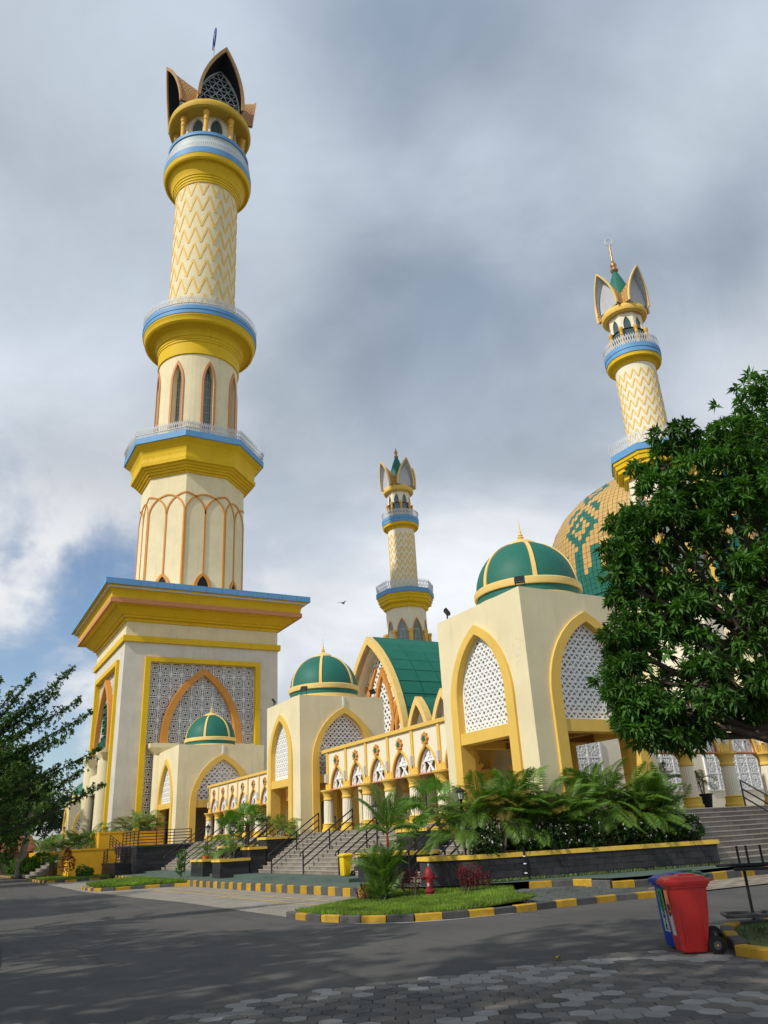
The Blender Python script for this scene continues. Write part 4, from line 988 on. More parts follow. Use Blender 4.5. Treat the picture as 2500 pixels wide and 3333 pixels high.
# hexagonal pavers in front of the camera
hexb = [(1.0, 11.2), (2.22, 10.26), (3.5, 10.34), (4.7, 10.37), (5.9, 10.07), (7.3, 9.94), (8.8, 9.72), (9.6, 9.55), (9.9, 8.95), (9.75, 7.6), (12, 5), (8, 2), (-2, 4), (-3, 9)]
hexbed = sheet('hex_paving', hexb, mat('paver joint sand', (.05, .047, .043), .95, .2, 6), .003)
hr = .155; hm = []
for nm, mt in (('hexdark', 'hexdark'), ('hexmid', 'hexmid'), ('hexlight', 'hexlight')):
    b = B().lathe([(hr*.965, -.02), (hr*.965, .012), (hr*.93, .018)], 6, (0, 0), 0); m = b.mesh(nm); m.materials.append(M[mt]); hm.append(m)
cells = []
for i in range(-30, 80):
    for j in range(0, 70):
        x = i*1.5*hr; y = 2+j*math.sqrt(3)*hr+(math.sqrt(3)/2*hr if i % 2 else 0)
        if not inside(hexb, x, y): continue
        q = mw.inverted() @ Vector((x, y, 0)); u_, v_ = F_PX*q.x/-q.z+1250, 1666.5-F_PX*q.y/-q.z
        cells.append((math.hypot(x, y), x, y, -60 < u_ < 2560 and v_ < 3400 and q.z < 0))
cells.sort(); ind = 0; rest = [B(), B(), B()]
for d, x, y, vis in cells:
    k = .7*math.sin(x*1.9+1.2*math.sin(y*.9))+.7*math.sin(y*2.3+x*.7)+rnd.uniform(-1.5, 1.5)
    k = 2 if k > .7 else (1 if k > -.4 else 0)
    if vis and ind < 300:
        o = link('hex_paver', hm[k], None, hexbed); o.location = (x, y, .003+rnd.uniform(0, .006)); o.rotation_euler = (rnd.uniform(-.012, .012), rnd.uniform(-.012, .012), 0); ind += 1
    elif vis: rest[k].lathe([(hr*.965, -.02), (hr*.965, .012), (hr*.93, .018)], 6, (x, y), 0); rest[k].v[-18:] = [(p[0], p[1], p[2]+.004) for p in rest[k].v[-18:]]
for k, nm in enumerate(('hexdark', 'hexmid', 'hexlight')):
    if rest[k].v: stuff(rest[k].build('hex_pavers', nm, hexbed, fix=False))
# kerbs: each stone its own piece
def kerb(name, pts, z0, h, ln, w=.18, first=0, both=('kyellow', 'kgrey'), zfun=None, lab=None):
    P = []   # resample by length
    seg = []; 
    for i in range(len(pts)-1):
        a, c_ = Vector(pts[i]), Vector(pts[i+1]); seg.append((a, c_, (c_-a).length))
    tot = sum(s[2] for s in seg); n = max(1, round(tot/ln)); st = tot/n
    def at(s):
        for a, c_, L in seg:
            if s <= L+1e-6: return a.lerp(c_, s/L)
            s -= L
        return seg[-1][1]
    root = bpy.data.objects.new(name, None); COL.objects.link(root); root['kind'] = 'structure'
    if lab: root['label'] = lab
    for i in range(n):
        a, c_ = at(i*st), at((i+1)*st); d = c_-a; L = d.length; m_ = (a+c_)/2; rz = math.atan2(d.y, d.x); z = zfun(m_.x, m_.y) if zfun else z0
        b = B(); e = .02; hh = h*rnd.uniform(.96, 1.03)
        x, y = L/2-.006, w/2
        b.v = [(-x,-y,0),(x,-y,0),(x,y,0),(-x,y,0),(-x,-y,hh-e),(x,-y,hh-e),(x,y,hh-e),(-x,y,hh-e),(-x+.006,-y+e,hh),(x-.006,-y+e,hh),(x-.006,y-e,hh),(-x+.006,y-e,hh)]
        b.f = [(3,2,1,0),(8,9,10,11)]+[(q, (q+1) % 4, 4+(q+1) % 4, 4+q) for q in range(4)]+[(4+q, 4+(q+1) % 4, 8+(q+1) % 4, 8+q) for q in range(4)]
        o = b.build('kerb_stone', both[(i+first) % 2], root, local=True); o.location = (m_.x, m_.y, z-.02); o.rotation_euler = (rnd.uniform(-.01, .01), rnd.uniform(-.008, .008), rz+rnd.uniform(-.012, .012))
    return root
kerb('kerb', [(12.0, 60.4), (12.02, 40.7), (12.12, 35.4), (12.3, 30), (12.5, 27.4), (12.63, 24.8), (13.0, 22.3)], 0, .29, .52, .16, lab='striped kerb of short blocks along the green plaza')
ISL = [(8.38, 20.5), (8.36, 19.4), (8.48, 18.7), (8.63, 18.2), (8.85, 17.68), (9.15, 17.17), (9.8, 16.6), (10.6, 16.3), (11.5, 16.12), (12.4, 16.15), (13.4, 16.2), (14.4, 16.15), (15.3, 16.1), (16.3, 15.9), (17.0, 15.75)]
kerb('kerb', ISL, 0, .17, .62, .17, 1, lab='worn striped kerb round the grass island by the hydrant')
kerb('kerb', [(8.38, 20.5), (8.8, 20.85), (9.7, 21.3), (11, 21.9), (12.7, 22.8)], 0, .13, .6, .14, lab='low kerb between the parking bay and grass island')
kerb('kerb', [(15.0, 19.15), (16.35, 18.45), (16.5, 17.62), (17.4, 17.27), (20.3, 17.36), (30, 17.36)], 0, .22, .62, .2, 0, zfun=ap_z, lab='striped kerb in front of the long black planter')
LI = [(12.0, 42.5), (11.4, 42.85), (10.4, 43.2), (9.4, 43.45), (8.3, 43.45), (7.85, 44.2), (7.8, 46.5), (7.95, 48.7)]
kerb('kerb', LI, 0, .17, .7, .17, lab='striped kerb round the left grass island')
kerb('kerb', [(13.2, 65.0), (11.4, 62.5), (10.1, 62.1), (8.9, 62.6), (8.0, 63.9), (7.85, 68), (7.9, 75)], 0, .17, .8, .17, lab='striped kerb below the amber planter walls')
kerb('kerb', [(7.75, 87), (7.6, 98), (7.6, 120)], 0, .17, .8, .17, lab='striped kerb far along the road')
kerb('kerb', [(10.0, 8.32), (9.9, 7.75), (9.95, 7.1), (10.4, 6.5), (11.2, 6.2), (12.6, 6.3)], 0, .17, .62, .2, 0, lab='chunky striped kerb of the tree bed beside the red bin')
kerb('kerb', [(10.25, 8.5), (10.75, 9.05), (11.2, 9.5), (11.9, 10.1), (13.2, 9.9), (14.2, 9.0)], 0, .17, .62, .2, 1, lab='striped kerb behind the wheeled bins')
tag(B().add([(8.75, 17.58, .006), (9.06, 17.08, .006), (9.74, 16.5, .006), (10.56, 16.2, .006), (12.0, 16.02, .006), (12.0, 15.94, .006), (10.54, 16.11, .006), (9.68, 16.4, .006), (8.98, 17.02, .006), (8.67, 17.54, .006)], [(0,1,8,9),(1,2,7,8),(2,3,6,7),(3,4,5,6)]).build('kerb_line', 'whiteline', fix=False), kind='structure')
# lawns
lawn_polys = []
def lawn(pts, z):
    o = sheet('lawn', pts, 'soil', z); lawn_polys.append((pts, z)); return o
def lz(x, y): return .12+.14*min(1, max(0, (x-10)/4))
isl = [(8.5, 20.4), (8.46, 19.4), (8.6, 18.7), (8.95, 17.75), (9.25, 17.25), (9.9, 16.7), (10.7, 16.4), (11.5, 16.25), (12.4, 16.28), (13.2, 16.6), (13.3, 17.6), (14.5, 19.3), (13.0, 21.5), (12.75, 22.6), (11, 21.8), (9.7, 21.2)]
lawn(isl, lz)
lawn([(12.0, 42.6), (11.4, 43.0), (10.4, 43.35), (9.4, 43.6), (8.4, 43.6), (8.0, 44.3), (7.95, 46.5), (8.1, 48.6), (10, 52), (11.9, 54)], .15)
lawn([(13.2, 65.2), (11.4, 62.7), (10.1, 62.3), (9.0, 62.8), (8.15, 64), (8.0, 68), (8.05, 75), (9.5, 77), (13.9, 76), (14.5, 66)], .17)
lawn([(7.9, 86), (7.75, 98), (7.75, 118), (13.5, 118), (13.5, 90), (10, 86)], .15)
lawn([(10.2, 8.3), (10.05, 7.75), (10.1, 7.2), (10.5, 6.65), (11.2, 6.4), (12.6, 6.5), (14.5, 7), (14.1, 8.9), (13.1, 9.75), (11.9, 9.8), (11.25, 9.4), (10.8, 8.95)], .13)

# ------------------------------------------------------------------ stairs, planters, rails
def flight(label, x0, y0, y1, z0, z1, n, tread, mt='stepy', along='X'):
    T = thing('staircase', label, 'stairs', (x0, (y0+y1)/2, 0), group='stone stairs up to the podium')
    h = (z1-z0)/n
    for i in range(n):
        b = B(); s = x0+i*tread; e = x0+n*tread
        if along == 'X': b.box(s, s+tread+.3 if i < n-1 else e+.05, y0, y1, z0+i*h, z0+(i+1)*h)
        st = b.build('step', mt, T)
        B().box(s-.025, s+.05, y0, y1, z0+(i+1)*h-.028, z0+(i+1)*h+.004).build('nosing', 'nosing', st)
    return T
flight('wide stone stairs in front of the near arcade', 15.2, 28.25, 41.25, .4, 2.13, 11, .23)
flight('narrow stairs to the nearest pavilion beside the red hydrant', 14.6, 22.45, 25.0, .3, 2.13, 12, .235)
flight('narrow stairs to the middle pavilion between two planters', 14.6, 42.65, 45.2, .3, 2.13, 12, .235)
flight('wide stone stairs in front of the distant arcade', 15.2, 47.65, 61.0, .4, 2.13, 11, .23)
T = thing('staircase', 'broad right-hand stairs with pale nosings rising to the right arcade', 'stairs', (28, 18.6, 0), group='stone stairs up to the podium')
for i in range(11):
    h = 1.73/11; y = 18.7+i*.25
    st = B().box(22.35, 36, y, y+.55 if i < 10 else 22.0, .4+i*h, .4+(i+1)*h).build('step', 'stepx', T)
    B().box(22.35, 36, y-.025, y+.05, .4+(i+1)*h-.03, .4+(i+1)*h+.004).build('nosing', 'nosing', st)
def planter(label, poly, z0, z1, mt, cat='planter', cap=.12, soil=True, capmat='capyellow', over=.06):
    c0 = (sum(p[0] for p in poly)/len(poly), sum(p[1] for p in poly)/len(poly))
    T = thing('planter', label, cat, (c0[0], c0[1], z0), group='planters beside the stairs')
    up = ((0,0,0), (1,0,0), (0,1,0), (0,0,1))
    L, R = ribbon(poly, .36, True); inn = L if area(L) < area(R) else R; out_ = R if area(L) < area(R) else L
    B().plate(poly, up, z0, z1-cap, [[(c0[0]+(p[0]-c0[0]), c0[1]+(p[1]-c0[1])) for p in inn]]).build('planter_wall', mt, T)
    B().plate(ribbon(poly, over*2, True)[0 if area(L) > area(R) else 1], up, z1-cap, z1, [inn]).build('coping', capmat, T)
    if soil: B().plate(inn, up, z1-cap-.15, z1-cap-.05).build('soil', 'soil', T)
    return T
def rect(x0, x1, y0, y1): return [(x0, y0), (x1, y0), (x1, y1), (x0, y1)]
PT3 = planter('long black slate planter with yellow coping below the nearest pavilion', [(13.3, 21.55), (14.35, 20.45), (22.15, 18.55), (22.3, 21.0), (17.4, 21.05), (17.35, 22.35), (13.4, 22.35)], .3, 1.13, 'blackstone')
# slate tiles on the long face
a_, c_ = Vector((14.35, 20.45)), Vector((22.15, 18.55)); d_ = (c_-a_); Lw = d_.length; d_ /= Lw; n_ = Vector((d_.y, -d_.x))
for r_ in range(4):
    x = -.25*(r_ % 2)
    while x < Lw:
        w_ = .5; xa, xb = max(x, 0), min(x+w_, Lw)
        if xb-xa > .06:
            fr = ((a_.x, a_.y, 0), (d_.x, d_.y, 0), (0,0,1), (n_.x, n_.y, 0)); z = .32+r_*.17
            B().plate([(xa+.004, z+.004), (xb-.004, z+.004), (xb-.004, z+.166), (xa+.004, z+.166)], fr, 0, .018+.014*rnd.random()).build('slate_tile', 'blackstone', PT3)
        x += w_
# drain pipe on the planter
pp = a_+d_*1.35+n_*.06
dp = tag(B().tube([(pp.x, pp.y, .3), (pp.x, pp.y, 1.25)], .035, 8).build('drain_pipe', 'black'), 'black drain pipe with white clips on the long slate planter', 'pipe')
for z in (.55, .8, 1.0): B().tube([(pp.x, pp.y, z), (pp.x, pp.y, z+.03)], .045, 8).build('pipe_clip', 'white', dp)
planter('upper slate planter tier behind the hydrant stairs', rect(15.9, 17.4, 25.1, 28.1), .4, 2.0, 'slatex')
planter('lower slate planter tier left of the hydrant stairs', rect(14.2, 15.85, 25.1, 28.1), .27, 1.25, 'slatex')
planter('highest slate planter tier under the middle pavilion wall', rect(15.65, 17.42, 41.35, 42.55), .4, 2.06, 'slatex')
planter('second slate planter tier right of the middle pavilion stairs', rect(14.75, 15.6, 41.33, 42.57), .4, 1.62, 'slatex')
planter('lowest slate planter tier with corner pillar before the middle pavilion', rect(13.2, 14.7, 41.3, 42.6), .27, 1.13, 'slatex')
planter('slate planter tier with lantern left of the middle pavilion stairs', rect(13.5, 15.0, 45.3, 47.55), .27, 1.13, 'slatex')
planter('upper slate planter tier with fan palm left of the middle pavilion', rect(15.05, 17.4, 45.28, 47.57), .4, 1.75, 'slatex')
planter('black slate wall block carrying the ramp railing before the minaret', rect(13.4, 17.4, 61.1, 66.6), .2, 2.05, 'slatex', capmat='blackstone')
planter('low black slate block at the foot of the ramp', rect(12.3, 13.35, 62.6, 69.0), .1, 1.0, 'slatex', capmat='blackstone')
planter('amber planter wall with copper tree in front', [(9.9, 67.6), (13.6, 67.6), (13.6, 76.3), (10.3, 76.3)], .1, 2.1, 'ochre', capmat='ochre', over=.03)
planter('taller amber planter wall stepping up to the minaret corner', rect(12.2, 17.3, 69.2, 73.6), 2.1, 3.25, 'ochre', capmat='ochre', over=.03)
planter('amber planter wall left of the far entrance stairs', [(10.3, 86.6), (13.8, 86.6), (13.8, 98), (10.2, 98)], .1, 2.1, 'ochre', capmat='ochre', over=.03)
flight('far entrance stairs between two amber walls', 8.4, 76.6, 86.4, .05, 2.1, 9, .42)
def rail(label, pts, posts, group='black stair handrails', h=.95, rows=(0, .33, .66), r=.032, baseoff=None):
    """tubular handrail: pts run along the floor line, posts = indices or list of points"""
    T = thing('handrail', label, 'handrail', pts[0], group=group)
    P = [Vector(p) for p in pts]
    for q in rows:
        L = [p+Vector((0,0,h-q*h)) for p in P]
        if q == 0:
            d0 = (L[0]-L[1]).normalized(); L = [L[0]+d0*.18+Vector((0,0,-.12)), L[0]+d0*.16]+L
        B().tube(L, r, 7).build('rail_bar', 'black', T, 50)
    for p in posts:
        p = Vector(p); B().tube([p, p+Vector((0,0,h))], r*1.05, 7).build('post', 'black', T, 50)
    return T
def stairrail(label, y, x0=15.1, z0=.4, land=True):
    run, top = 2.55, 2.13
    p0, p1 = (x0, y, z0), (x0+run, y, top-.02)
    m = (x0+run*.52, y, z0+(top-z0)*.52)
    rail(label, [p0, p1], [p0, m, p1])
stairrail('left handrail on the wide stairs before the near arcade', 39.2)
stairrail('middle handrail on the wide stairs before the near arcade', 35.3)
stairrail('right handrail on the wide stairs beside the yellow bin', 31.6)
stairrail('handrail on the left of the hydrant stairs', 24.85, 14.5, .35)
stairrail('handrail on the right of the hydrant stairs', 22.6, 14.5, .35)
stairrail('handrail on the left of the middle pavilion stairs', 45.05, 14.5, .35)
stairrail('handrail on the right of the middle pavilion stairs', 42.8, 14.5, .35)
stairrail('left handrail on the wide stairs before the distant arcade', 59.6)
stairrail('middle handrail on the wide stairs before the distant arcade', 54.6)
stairrail('right handrail on the wide stairs before the distant arcade', 49.6)
rail('handrail rising out of the frame on the right-hand stairs', [(27.6, 18.7, .5), (27.6, 21.4, 2.13)], [(27.6, 18.9, .5), (27.6, 20.1, 1.3), (27.6, 21.4, 2.13)])
def balustrade(label, a, c_, h=1.0):
    T = thing('balustrade', label, 'railing', a, group='black ramp railings'); a, c_ = Vector(a), Vector(c_); L = (c_-a).length; n = max(2, int(L/1.1))
    for q in (.0, .2, .4, .6, .8): B().tube([a+Vector((0,0,h*(1-q))), c_+Vector((0,0,h*(1-q)))], .03, 6).build('rail_bar', 'black', T)
    for i in range(n+1):
        p = a.lerp(c_, i/n); B().tube([p, p+Vector((0,0,h))], .035, 6).build('post', 'black', T)
balustrade('black railing on the slate block before the wide pavilion', (13.5, 61.2, 2.05), (17.3, 61.2, 2.05))
balustrade('black railing along the road side of the slate block', (13.5, 61.3, 2.05), (13.5, 66.5, 2.05))
balustrade('sloping black ramp railing beside the amber wall', (12.35, 66.0, 1.0), (12.35, 72.5, .15))
balustrade('low black railing at the ramp foot', (12.35, 62.7, 1.0), (13.3, 62.7, 1.0))
balustrade('black railing climbing towards the minaret corner', (13.0, 62.8, 1.0), (13.0, 68.9, 2.0))

# ------------------------------------------------------------------ vegetation
nrg = np.random.default_rng(11)
def leaf_mesh(name, pos, dirs, length, width, fold=.25, droop=.15, roll=None):
    """one folded lozenge leaf per row of pos/dirs"""
    n = len(pos); d = dirs/np.linalg.norm(dirs, axis=1)[:, None]
    up_ = nrg.normal(0, .45, (n, 3)); up_[:, 2] += 1.0
    s = np.cross(d, up_); s /= np.linalg.norm(s, axis=1)[:, None]+1e-9; nn = np.cross(s, d)
    L = (length*nrg.uniform(.7, 1.25, n))[:, None]; w = (width*nrg.uniform(.8, 1.2, n))[:, None]
    base = pos; mid = pos+d*L*.45; tip = pos+d*L-np.array([0, 0, 1])*L*droop
    lf = mid+s*w*.5+nn*w*fold; rt_ = mid-s*w*.5+nn*w*fold
    V = np.stack([base, lf, tip, rt_], 1).reshape(-1, 3)
    idx = np.arange(n)*4; F = np.stack([idx, idx+1, idx+2, idx, idx+2, idx+3], 1).reshape(-1, 3)
    m = bpy.data.meshes.new(name); m.vertices.add(len(V)); m.vertices.foreach_set('co', V.astype('f').ravel())
    m.loops.add(F.size); m.loops.foreach_set('vertex_index', F.astype('i').ravel())
    m.polygons.add(len(F)); m.polygons.foreach_set('loop_start', np.arange(len(F), dtype='i')*3); m.polygons.foreach_set('loop_total', np.full(len(F), 3, 'i'))
    m.update(); m.validate(); return m
def unit(n):
    v = nrg.normal(0, 1, (n, 3)); return v/np.linalg.norm(v, axis=1)[:, None]
def rosettes(cent, out_, k, length, width, spread=1.0, droop=.3):
    """k leaves round each twig end"""
    n = len(cent); pos = np.repeat(cent, k, 0); o = np.repeat(out_, k, 0); d = o*.55+unit(n*k)*spread; d[:, 2] -= .12
    pos = pos+unit(n*k)*length*.12
    return pos, d
def lobe_points(lobes, dens, shell=.55):
    P, O = [], []
    for x, y, z, r in lobes:
        n = max(6, int(dens*r*r)); u = unit(n); rr = r*(shell+(1-shell)*nrg.random(n)**.6)*(1+.18*np.sin(u[:, 0]*5+x*3)*np.sin(u[:, 1]*6+y*2)*np.cos(u[:, 2]*5))
        p = np.array([x, y, z])+u*rr[:, None]
        keep = np.ones(n, bool)
        for X, Y, Z, Rr in lobes:
            if (X, Y, Z) != (x, y, z): keep &= np.linalg.norm((p-np.array([X, Y, Z]))/Rr, axis=1) > .62
        P.append(p[keep]); O.append(u[keep])
    return np.concatenate(P), np.concatenate(O)
def limb(b, a, c_, r0_, r1_, sag=.0, n=5, jit=.08):
    a, c_ = Vector(a), Vector(c_); L = (c_-a).length; pts = []; rs = []
    for i in range(n+1):
        t = i/n; p = a.lerp(c_, t)+Vector((rnd.uniform(-1, 1), rnd.uniform(-1, 1), rnd.uniform(-1, 1)))*jit*L*.25*(0 < i < n); p.z += sag*4*t*(1-t); pts.append(p); rs.append(r0_*(1-t)+r1_*t)
    b.tube(pts, rs, 7)
def lobed_tree(name, label, base, lobes, leafmat, dens, leaf, k=10, trunk_r=.22, group=None, shell=.55, fork=.35, clump=0):
    T = thing(name, label, 'tree', base, group=group); base = Vector(base)
    top = Vector((sum(l[0] for l in lobes)/len(lobes), sum(l[1] for l in lobes)/len(lobes), 0)); zmin = min(l[2]-l[3] for l in lobes); zmean = sum(l[2] for l in lobes)/len(lobes)
    fk = base+(top-Vector((base.x, base.y, 0)))*.25; fk.z = base.z+(zmin-base.z)*.9+fork*(zmean-zmin)
    b = B(); limb(b, base+Vector((0,0,-.1)), fk, trunk_r*1.25, trunk_r*.8, 0, 6, .12)
    for x, y, z, r in lobes:
        limb(b, fk-Vector((0,0,rnd.uniform(0, .5))), (x, y, z), trunk_r*.42, trunk_r*.12, .0, 5, .2)
        for _ in range(3):
            u = Vector(unit(1)[0])*r*.8; limb(b, Vector((x, y, z))-u*.2, Vector((x, y, z))+u, trunk_r*.13, trunk_r*.04, 0, 3, .2)
    b.build('trunk', 'bark', T, 50, fix=False)
    P, O = lobe_points(lobes, dens, shell)
    if clump:
        Q, _ = lobe_points([(x, y, z, r*.98) for x, y, z, r in lobes], clump, .8); SP, SO = [P], [O]
        for q in Q:
            u = unit(15); u[:, 2] = np.abs(u[:, 2])*.9-.25; rr = nrg.uniform(.12, .34); SP.append(q+u*rr); SO.append(u)
        P = np.concatenate(SP); O = np.concatenate(SO)
    pos, d = rosettes(P, O, k, leaf[0], leaf[1])
    m = leaf_mesh('crown', pos-np.array(base), d, leaf[0], leaf[1]); o = link('crown', m, leafmat, T); stuff(o)
    return T
# mango tree over the bins
ML = [(12.45, 7.52, 8.0, 1.05), (11.45, 8.12, 7.3, 0.82), (12.15, 7.52, 6.21, 1.3), (10.57, 8.57, 6.3, 0.72), (9.95, 8.96, 6.11, 0.42), (11.03, 8.34, 5.67, 1.05), (10.17, 8.77, 4.89, 0.66), (11.36, 8.21, 4.68, 1.39), (9.95, 8.87, 3.82, 0.58), (10.53, 8.6, 3.71, 1.01), (11.22, 8.05, 3.85, 0.85), (9.57, 9.07, 3.29, 0.35), (9.92, 8.7, 2.96, 0.36), (13.32, 6.99, 7.06, 1.6), (13.15, 7.3, 4.99, 1.9), (12.59, 7.47, 4.1, 1.2), (13.2, 7.22, 8.56, 1.04), (10.01, 8.84, 5.5, 0.5), (9.7, 8.92, 4.3, 0.45), (10.95, 8.47, 6.9, 0.42), (11.95, 7.82, 8.1, 0.45), (10.25, 8.72, 3.35, 0.5)]
ML += [(9.62, 9.05, 4.4, .40), (9.55, 9.08, 3.6, .42), (9.68, 8.98, 3.1, .4), (9.95, 8.85, 5.3, .45), (10.91, 8.61, 7.7, .55), (10.6, 8.72, 6.9, .42), (10.05, 9.0, 6.35, .30), (11.33, 8.22, 8.0, .5)]
lobed_tree('mango_tree', 'dense mango tree overhanging the right edge of the picture', (13.0, 7.7, .1), ML, 'mango', 95, (.18, .050), 13, .22, shell=.15, clump=17)
# small-leaved tree reaching in from the left: long rising sprays
T = thing('spray_tree', 'dark small-leaved tree with long upswept sprays at the left edge', 'tree', (0.6, 24.6, .05))
b = B(); base = Vector((0.6, 24.6, 0)); limb(b, base, (0.75, 24.4, 3.6), .2, .1, 0, 5, .1)
P, O = [], []
tips = [(3.1, 23.8, 6.7), (2.05, 23.9, 6.45), (3.65, 23.7, 5.4), (3.95, 23.65, 4.42), (4.1, 23.6, 3.5), (1.25, 24.0, 6.3), (2.5, 23.9, 5.4), (2.6, 23.8, 4.7), (2.9, 23.7, 3.6), (2.2, 23.4, 3.0), (1.6, 23.7, 5.3), (1.9, 24.2, 4.2), (3.0, 24.1, 4.0), (1.9, 23.2, 4.0), (2.0, 23.0, 2.9), (2.75, 23.8, 6.0), (1.6, 23.9, 6.0), (2.2, 23.8, 5.9), (3.2, 23.7, 4.9), (3.3, 23.75, 5.75), (3.55, 23.6, 3.85), (1.4, 23.5, 4.6), (2.0, 23.6, 4.9)]
for i in range(12):
    a = rnd.uniform(0, 2*math.pi); l_ = rnd.uniform(1.0, 2.0); tips.append((.7+l_*math.cos(a), 24.4+l_*math.sin(a), rnd.uniform(2.6, 6.6)))
for t in tips:
    tv = Vector(t); z0 = max(1.9, min(4.4, t[2]-.35*math.hypot(t[0]-.7, t[1]-24.4)-.5)); a = Vector((.7, 24.45, z0)); limb(b, a, tv, .045, .008, -.12, 5, .08)
    L = (tv-a).length; n = int(L*68)
    tt = nrg.uniform(.28, 1.02, n); wd_ = .20*np.sin(np.clip((tt-.2)/.85, 0, 1)*3.0)+.06
    p = np.array(a)[None]+tt[:, None]*np.array(tv-a)[None]; p[:, 2] += -.12*4*tt*(1-tt); p += unit(n)*wd_[:, None]*nrg.random(n)[:, None]
    P.append(p); O.append(unit(n)*.5+np.array((tv-a).normalized())[None])
b.build('trunk', 'bark', T, 50, fix=False)
P = np.concatenate(P); O = np.concatenate(O); pos, d = rosettes(P, O, 8, .10, .05, .9)
stuff(link('crown', leaf_mesh('crown', pos-np.array((0.6, 24.6, .05)), d, .072, .036), 'leaftam', T))
# background trees behind the far pavilion and along the left horizon
def rand_lobes(h, w, n, seed):
    r = random.Random(seed); return [(r.uniform(-w, w)*.62, r.uniform(-w, w)*.62, h*r.uniform(.34, .88), w*r.uniform(.30, .52)) for _ in range(n)]
def far_tree(label, loc, h, w, seed, mt='leafdark', group='dark trees behind the far pavilion', leaf=(.42, .24), dens=26):
    L = [(loc[0]+x, loc[1]+y, z, r) for x, y, z, r in rand_lobes(h, w, 16, seed)]
    return lobed_tree('shade_tree', label, loc, L, mt, dens, leaf, 7, .3, group, .3)
far_tree('tall dark tree just left of the far pavilion and behind it', (13.6, 142, 0), 15, 5.4, 1)
far_tree('rounded dark tree right behind the far pavilion dome', (21.0, 152, 0), 14, 5.4, 2)
far_tree('dark tree behind the pale palm trunk', (8.8, 120, 0), 15, 5.0, 3)
far_tree('dark tree at the far left edge of the road', (6.2, 104, 0), 13, 5.0, 4)
far_tree('lower bushy tree at the left edge by the road', (5.5, 84, 0), 7.5, 3.2, 5, 'leaftam', leaf=(.3, .16), dens=36)
far_tree('leafy tree filling the left edge behind the upswept sprays', (2.6, 62, 0), 9.5, 4.6, 6, 'leaftam', leaf=(.3, .16), dens=30)
far_tree('broad dark tree left of the pale palm trunk', (3.0, 74, 0), 12, 4.6, 9)
far_tree('dark tree closing the far end of the road', (2.5, 135, 0), 13, 7, 10)
# roadside trees left of the frame; their shade lies across the road
sh0 = far_tree('first roadside shade tree left of the picture', (-7.2, 1.0, 0), 14.5, 5.2, 21, 'leaftam', 'roadside shade trees', (.32, .18), 36)
lab = ['second', 'third', 'fourth', 'fifth', 'sixth']
for i, (x, y, s, a) in enumerate(((-7.0, 7.6, .98, 1.1), (-6.6, 13.6, .74, 2.4), (-6.2, 18.6, .62, 3.9), (-6.6, 31.0, .78, 5.0), (-6.3, 38.5, .76, .6))):
    t = tree_copy(sh0); t.location = (x, y, 0); t.rotation_euler.z = a; t.scale = (s, s, s); t['label'] = lab[i]+' roadside shade tree left of the picture'
sheet('verge', [(-40, -25), (-3.2, -25), (-2.2, 4), (.6, 12), (1.5, 17), (1.75, 20), (2.0, 30), (2.6, 60), (3.0, 130), (-40, 130)], 'soil', .03)
# palms
def frond_mesh(name, L=1.0, arch=.55, pairs=20, lw=.021, ll=.30, seed=0, mt='palm', dr=.35):
    r = random.Random(seed); b = B(); pts = []
    for i in range(9):
        t = i/8; pts.append(Vector((L*(t*.92-.18*arch*t*t), 0, L*(.62*t-.9*arch*t*t*1.0))))
    b.tube(pts, [.014*(1-.8*i/8)+.002 for i in range(9)], 4, False)
    for k in range(pairs):
        t = .16+.84*k/(pairs-1); f = t*8; i = min(7, int(f)); p = pts[i].lerp(pts[i+1], f-i); d = (pts[i+1]-pts[i]).normalized()
        l_ = ll*L*(.45+.75*math.sin(math.pi*min(1, t*.95+.08)))*r.uniform(.9, 1.1)
        for sg in (-1, 1):
            dr_ = (d*.55+Vector((0, sg*.85, .22))).normalized(); side = d*lw*L*.5; m_ = p+dr_*l_*.5+Vector((0,0,-.02*l_)); tip = p+dr_*l_+Vector((0,0,-dr*l_))
            n0 = len(b.v); b.v += [tuple(p-side*.5), tuple(m_-side), tuple(tip), tuple(m_+side)]; b.f += [(n0, n0+1, n0+2, n0+3)]
    m = b.mesh(name); m.materials.append(M[mt]); return m
FR = [frond_mesh('frond_a', 1, .50, 30, seed=1), frond_mesh('frond_b', 1, .62, 28, seed=2, ll=.33), frond_mesh('frond_c', 1, .36, 30, seed=3), frond_mesh('frond_y', 1, .62, 26, seed=4, mt='palmy')]
def fan_mesh(name, seed=0):
    r = random.Random(seed); b = B(); b.tube([(0,0,0), (.35,0,.22), (.62,0,.34)], [.014, .011, .008], 4, False); h = Vector((.62, 0, .34))
    ax_ = Vector((.80, 0, .42)).normalized(); sd = Vector((0,1,0)); nn = ax_.cross(sd)
    for k in range(26):
        a = rad(-140+280*k/25); l_ = .52*(1-.22*(abs(a)/2.5)**2)*r.uniform(.93, 1.05); dd = (ax_*math.cos(a)+sd*math.sin(a)); pr_ = (ax_*-math.sin(a)+sd*math.cos(a))*.028
        m_ = h+dd*l_*.55+nn*(.012 if k % 2 else -.012); tip = h+dd*l_+Vector((0,0,-.09*r.uniform(.6, 1.6)))
        n0 = len(b.v); b.v += [tuple(h), tuple(m_-pr_), tuple(tip), tuple(m_+pr_)]; b.f.append((n0, n0+1, n0+2, n0+3))
    m = b.mesh(name); m.materials.append(M['fan']); return m
FN = [fan_mesh('fan_a', 1), fan_mesh('fan_b', 2), fan_mesh('fan_c', 5)]
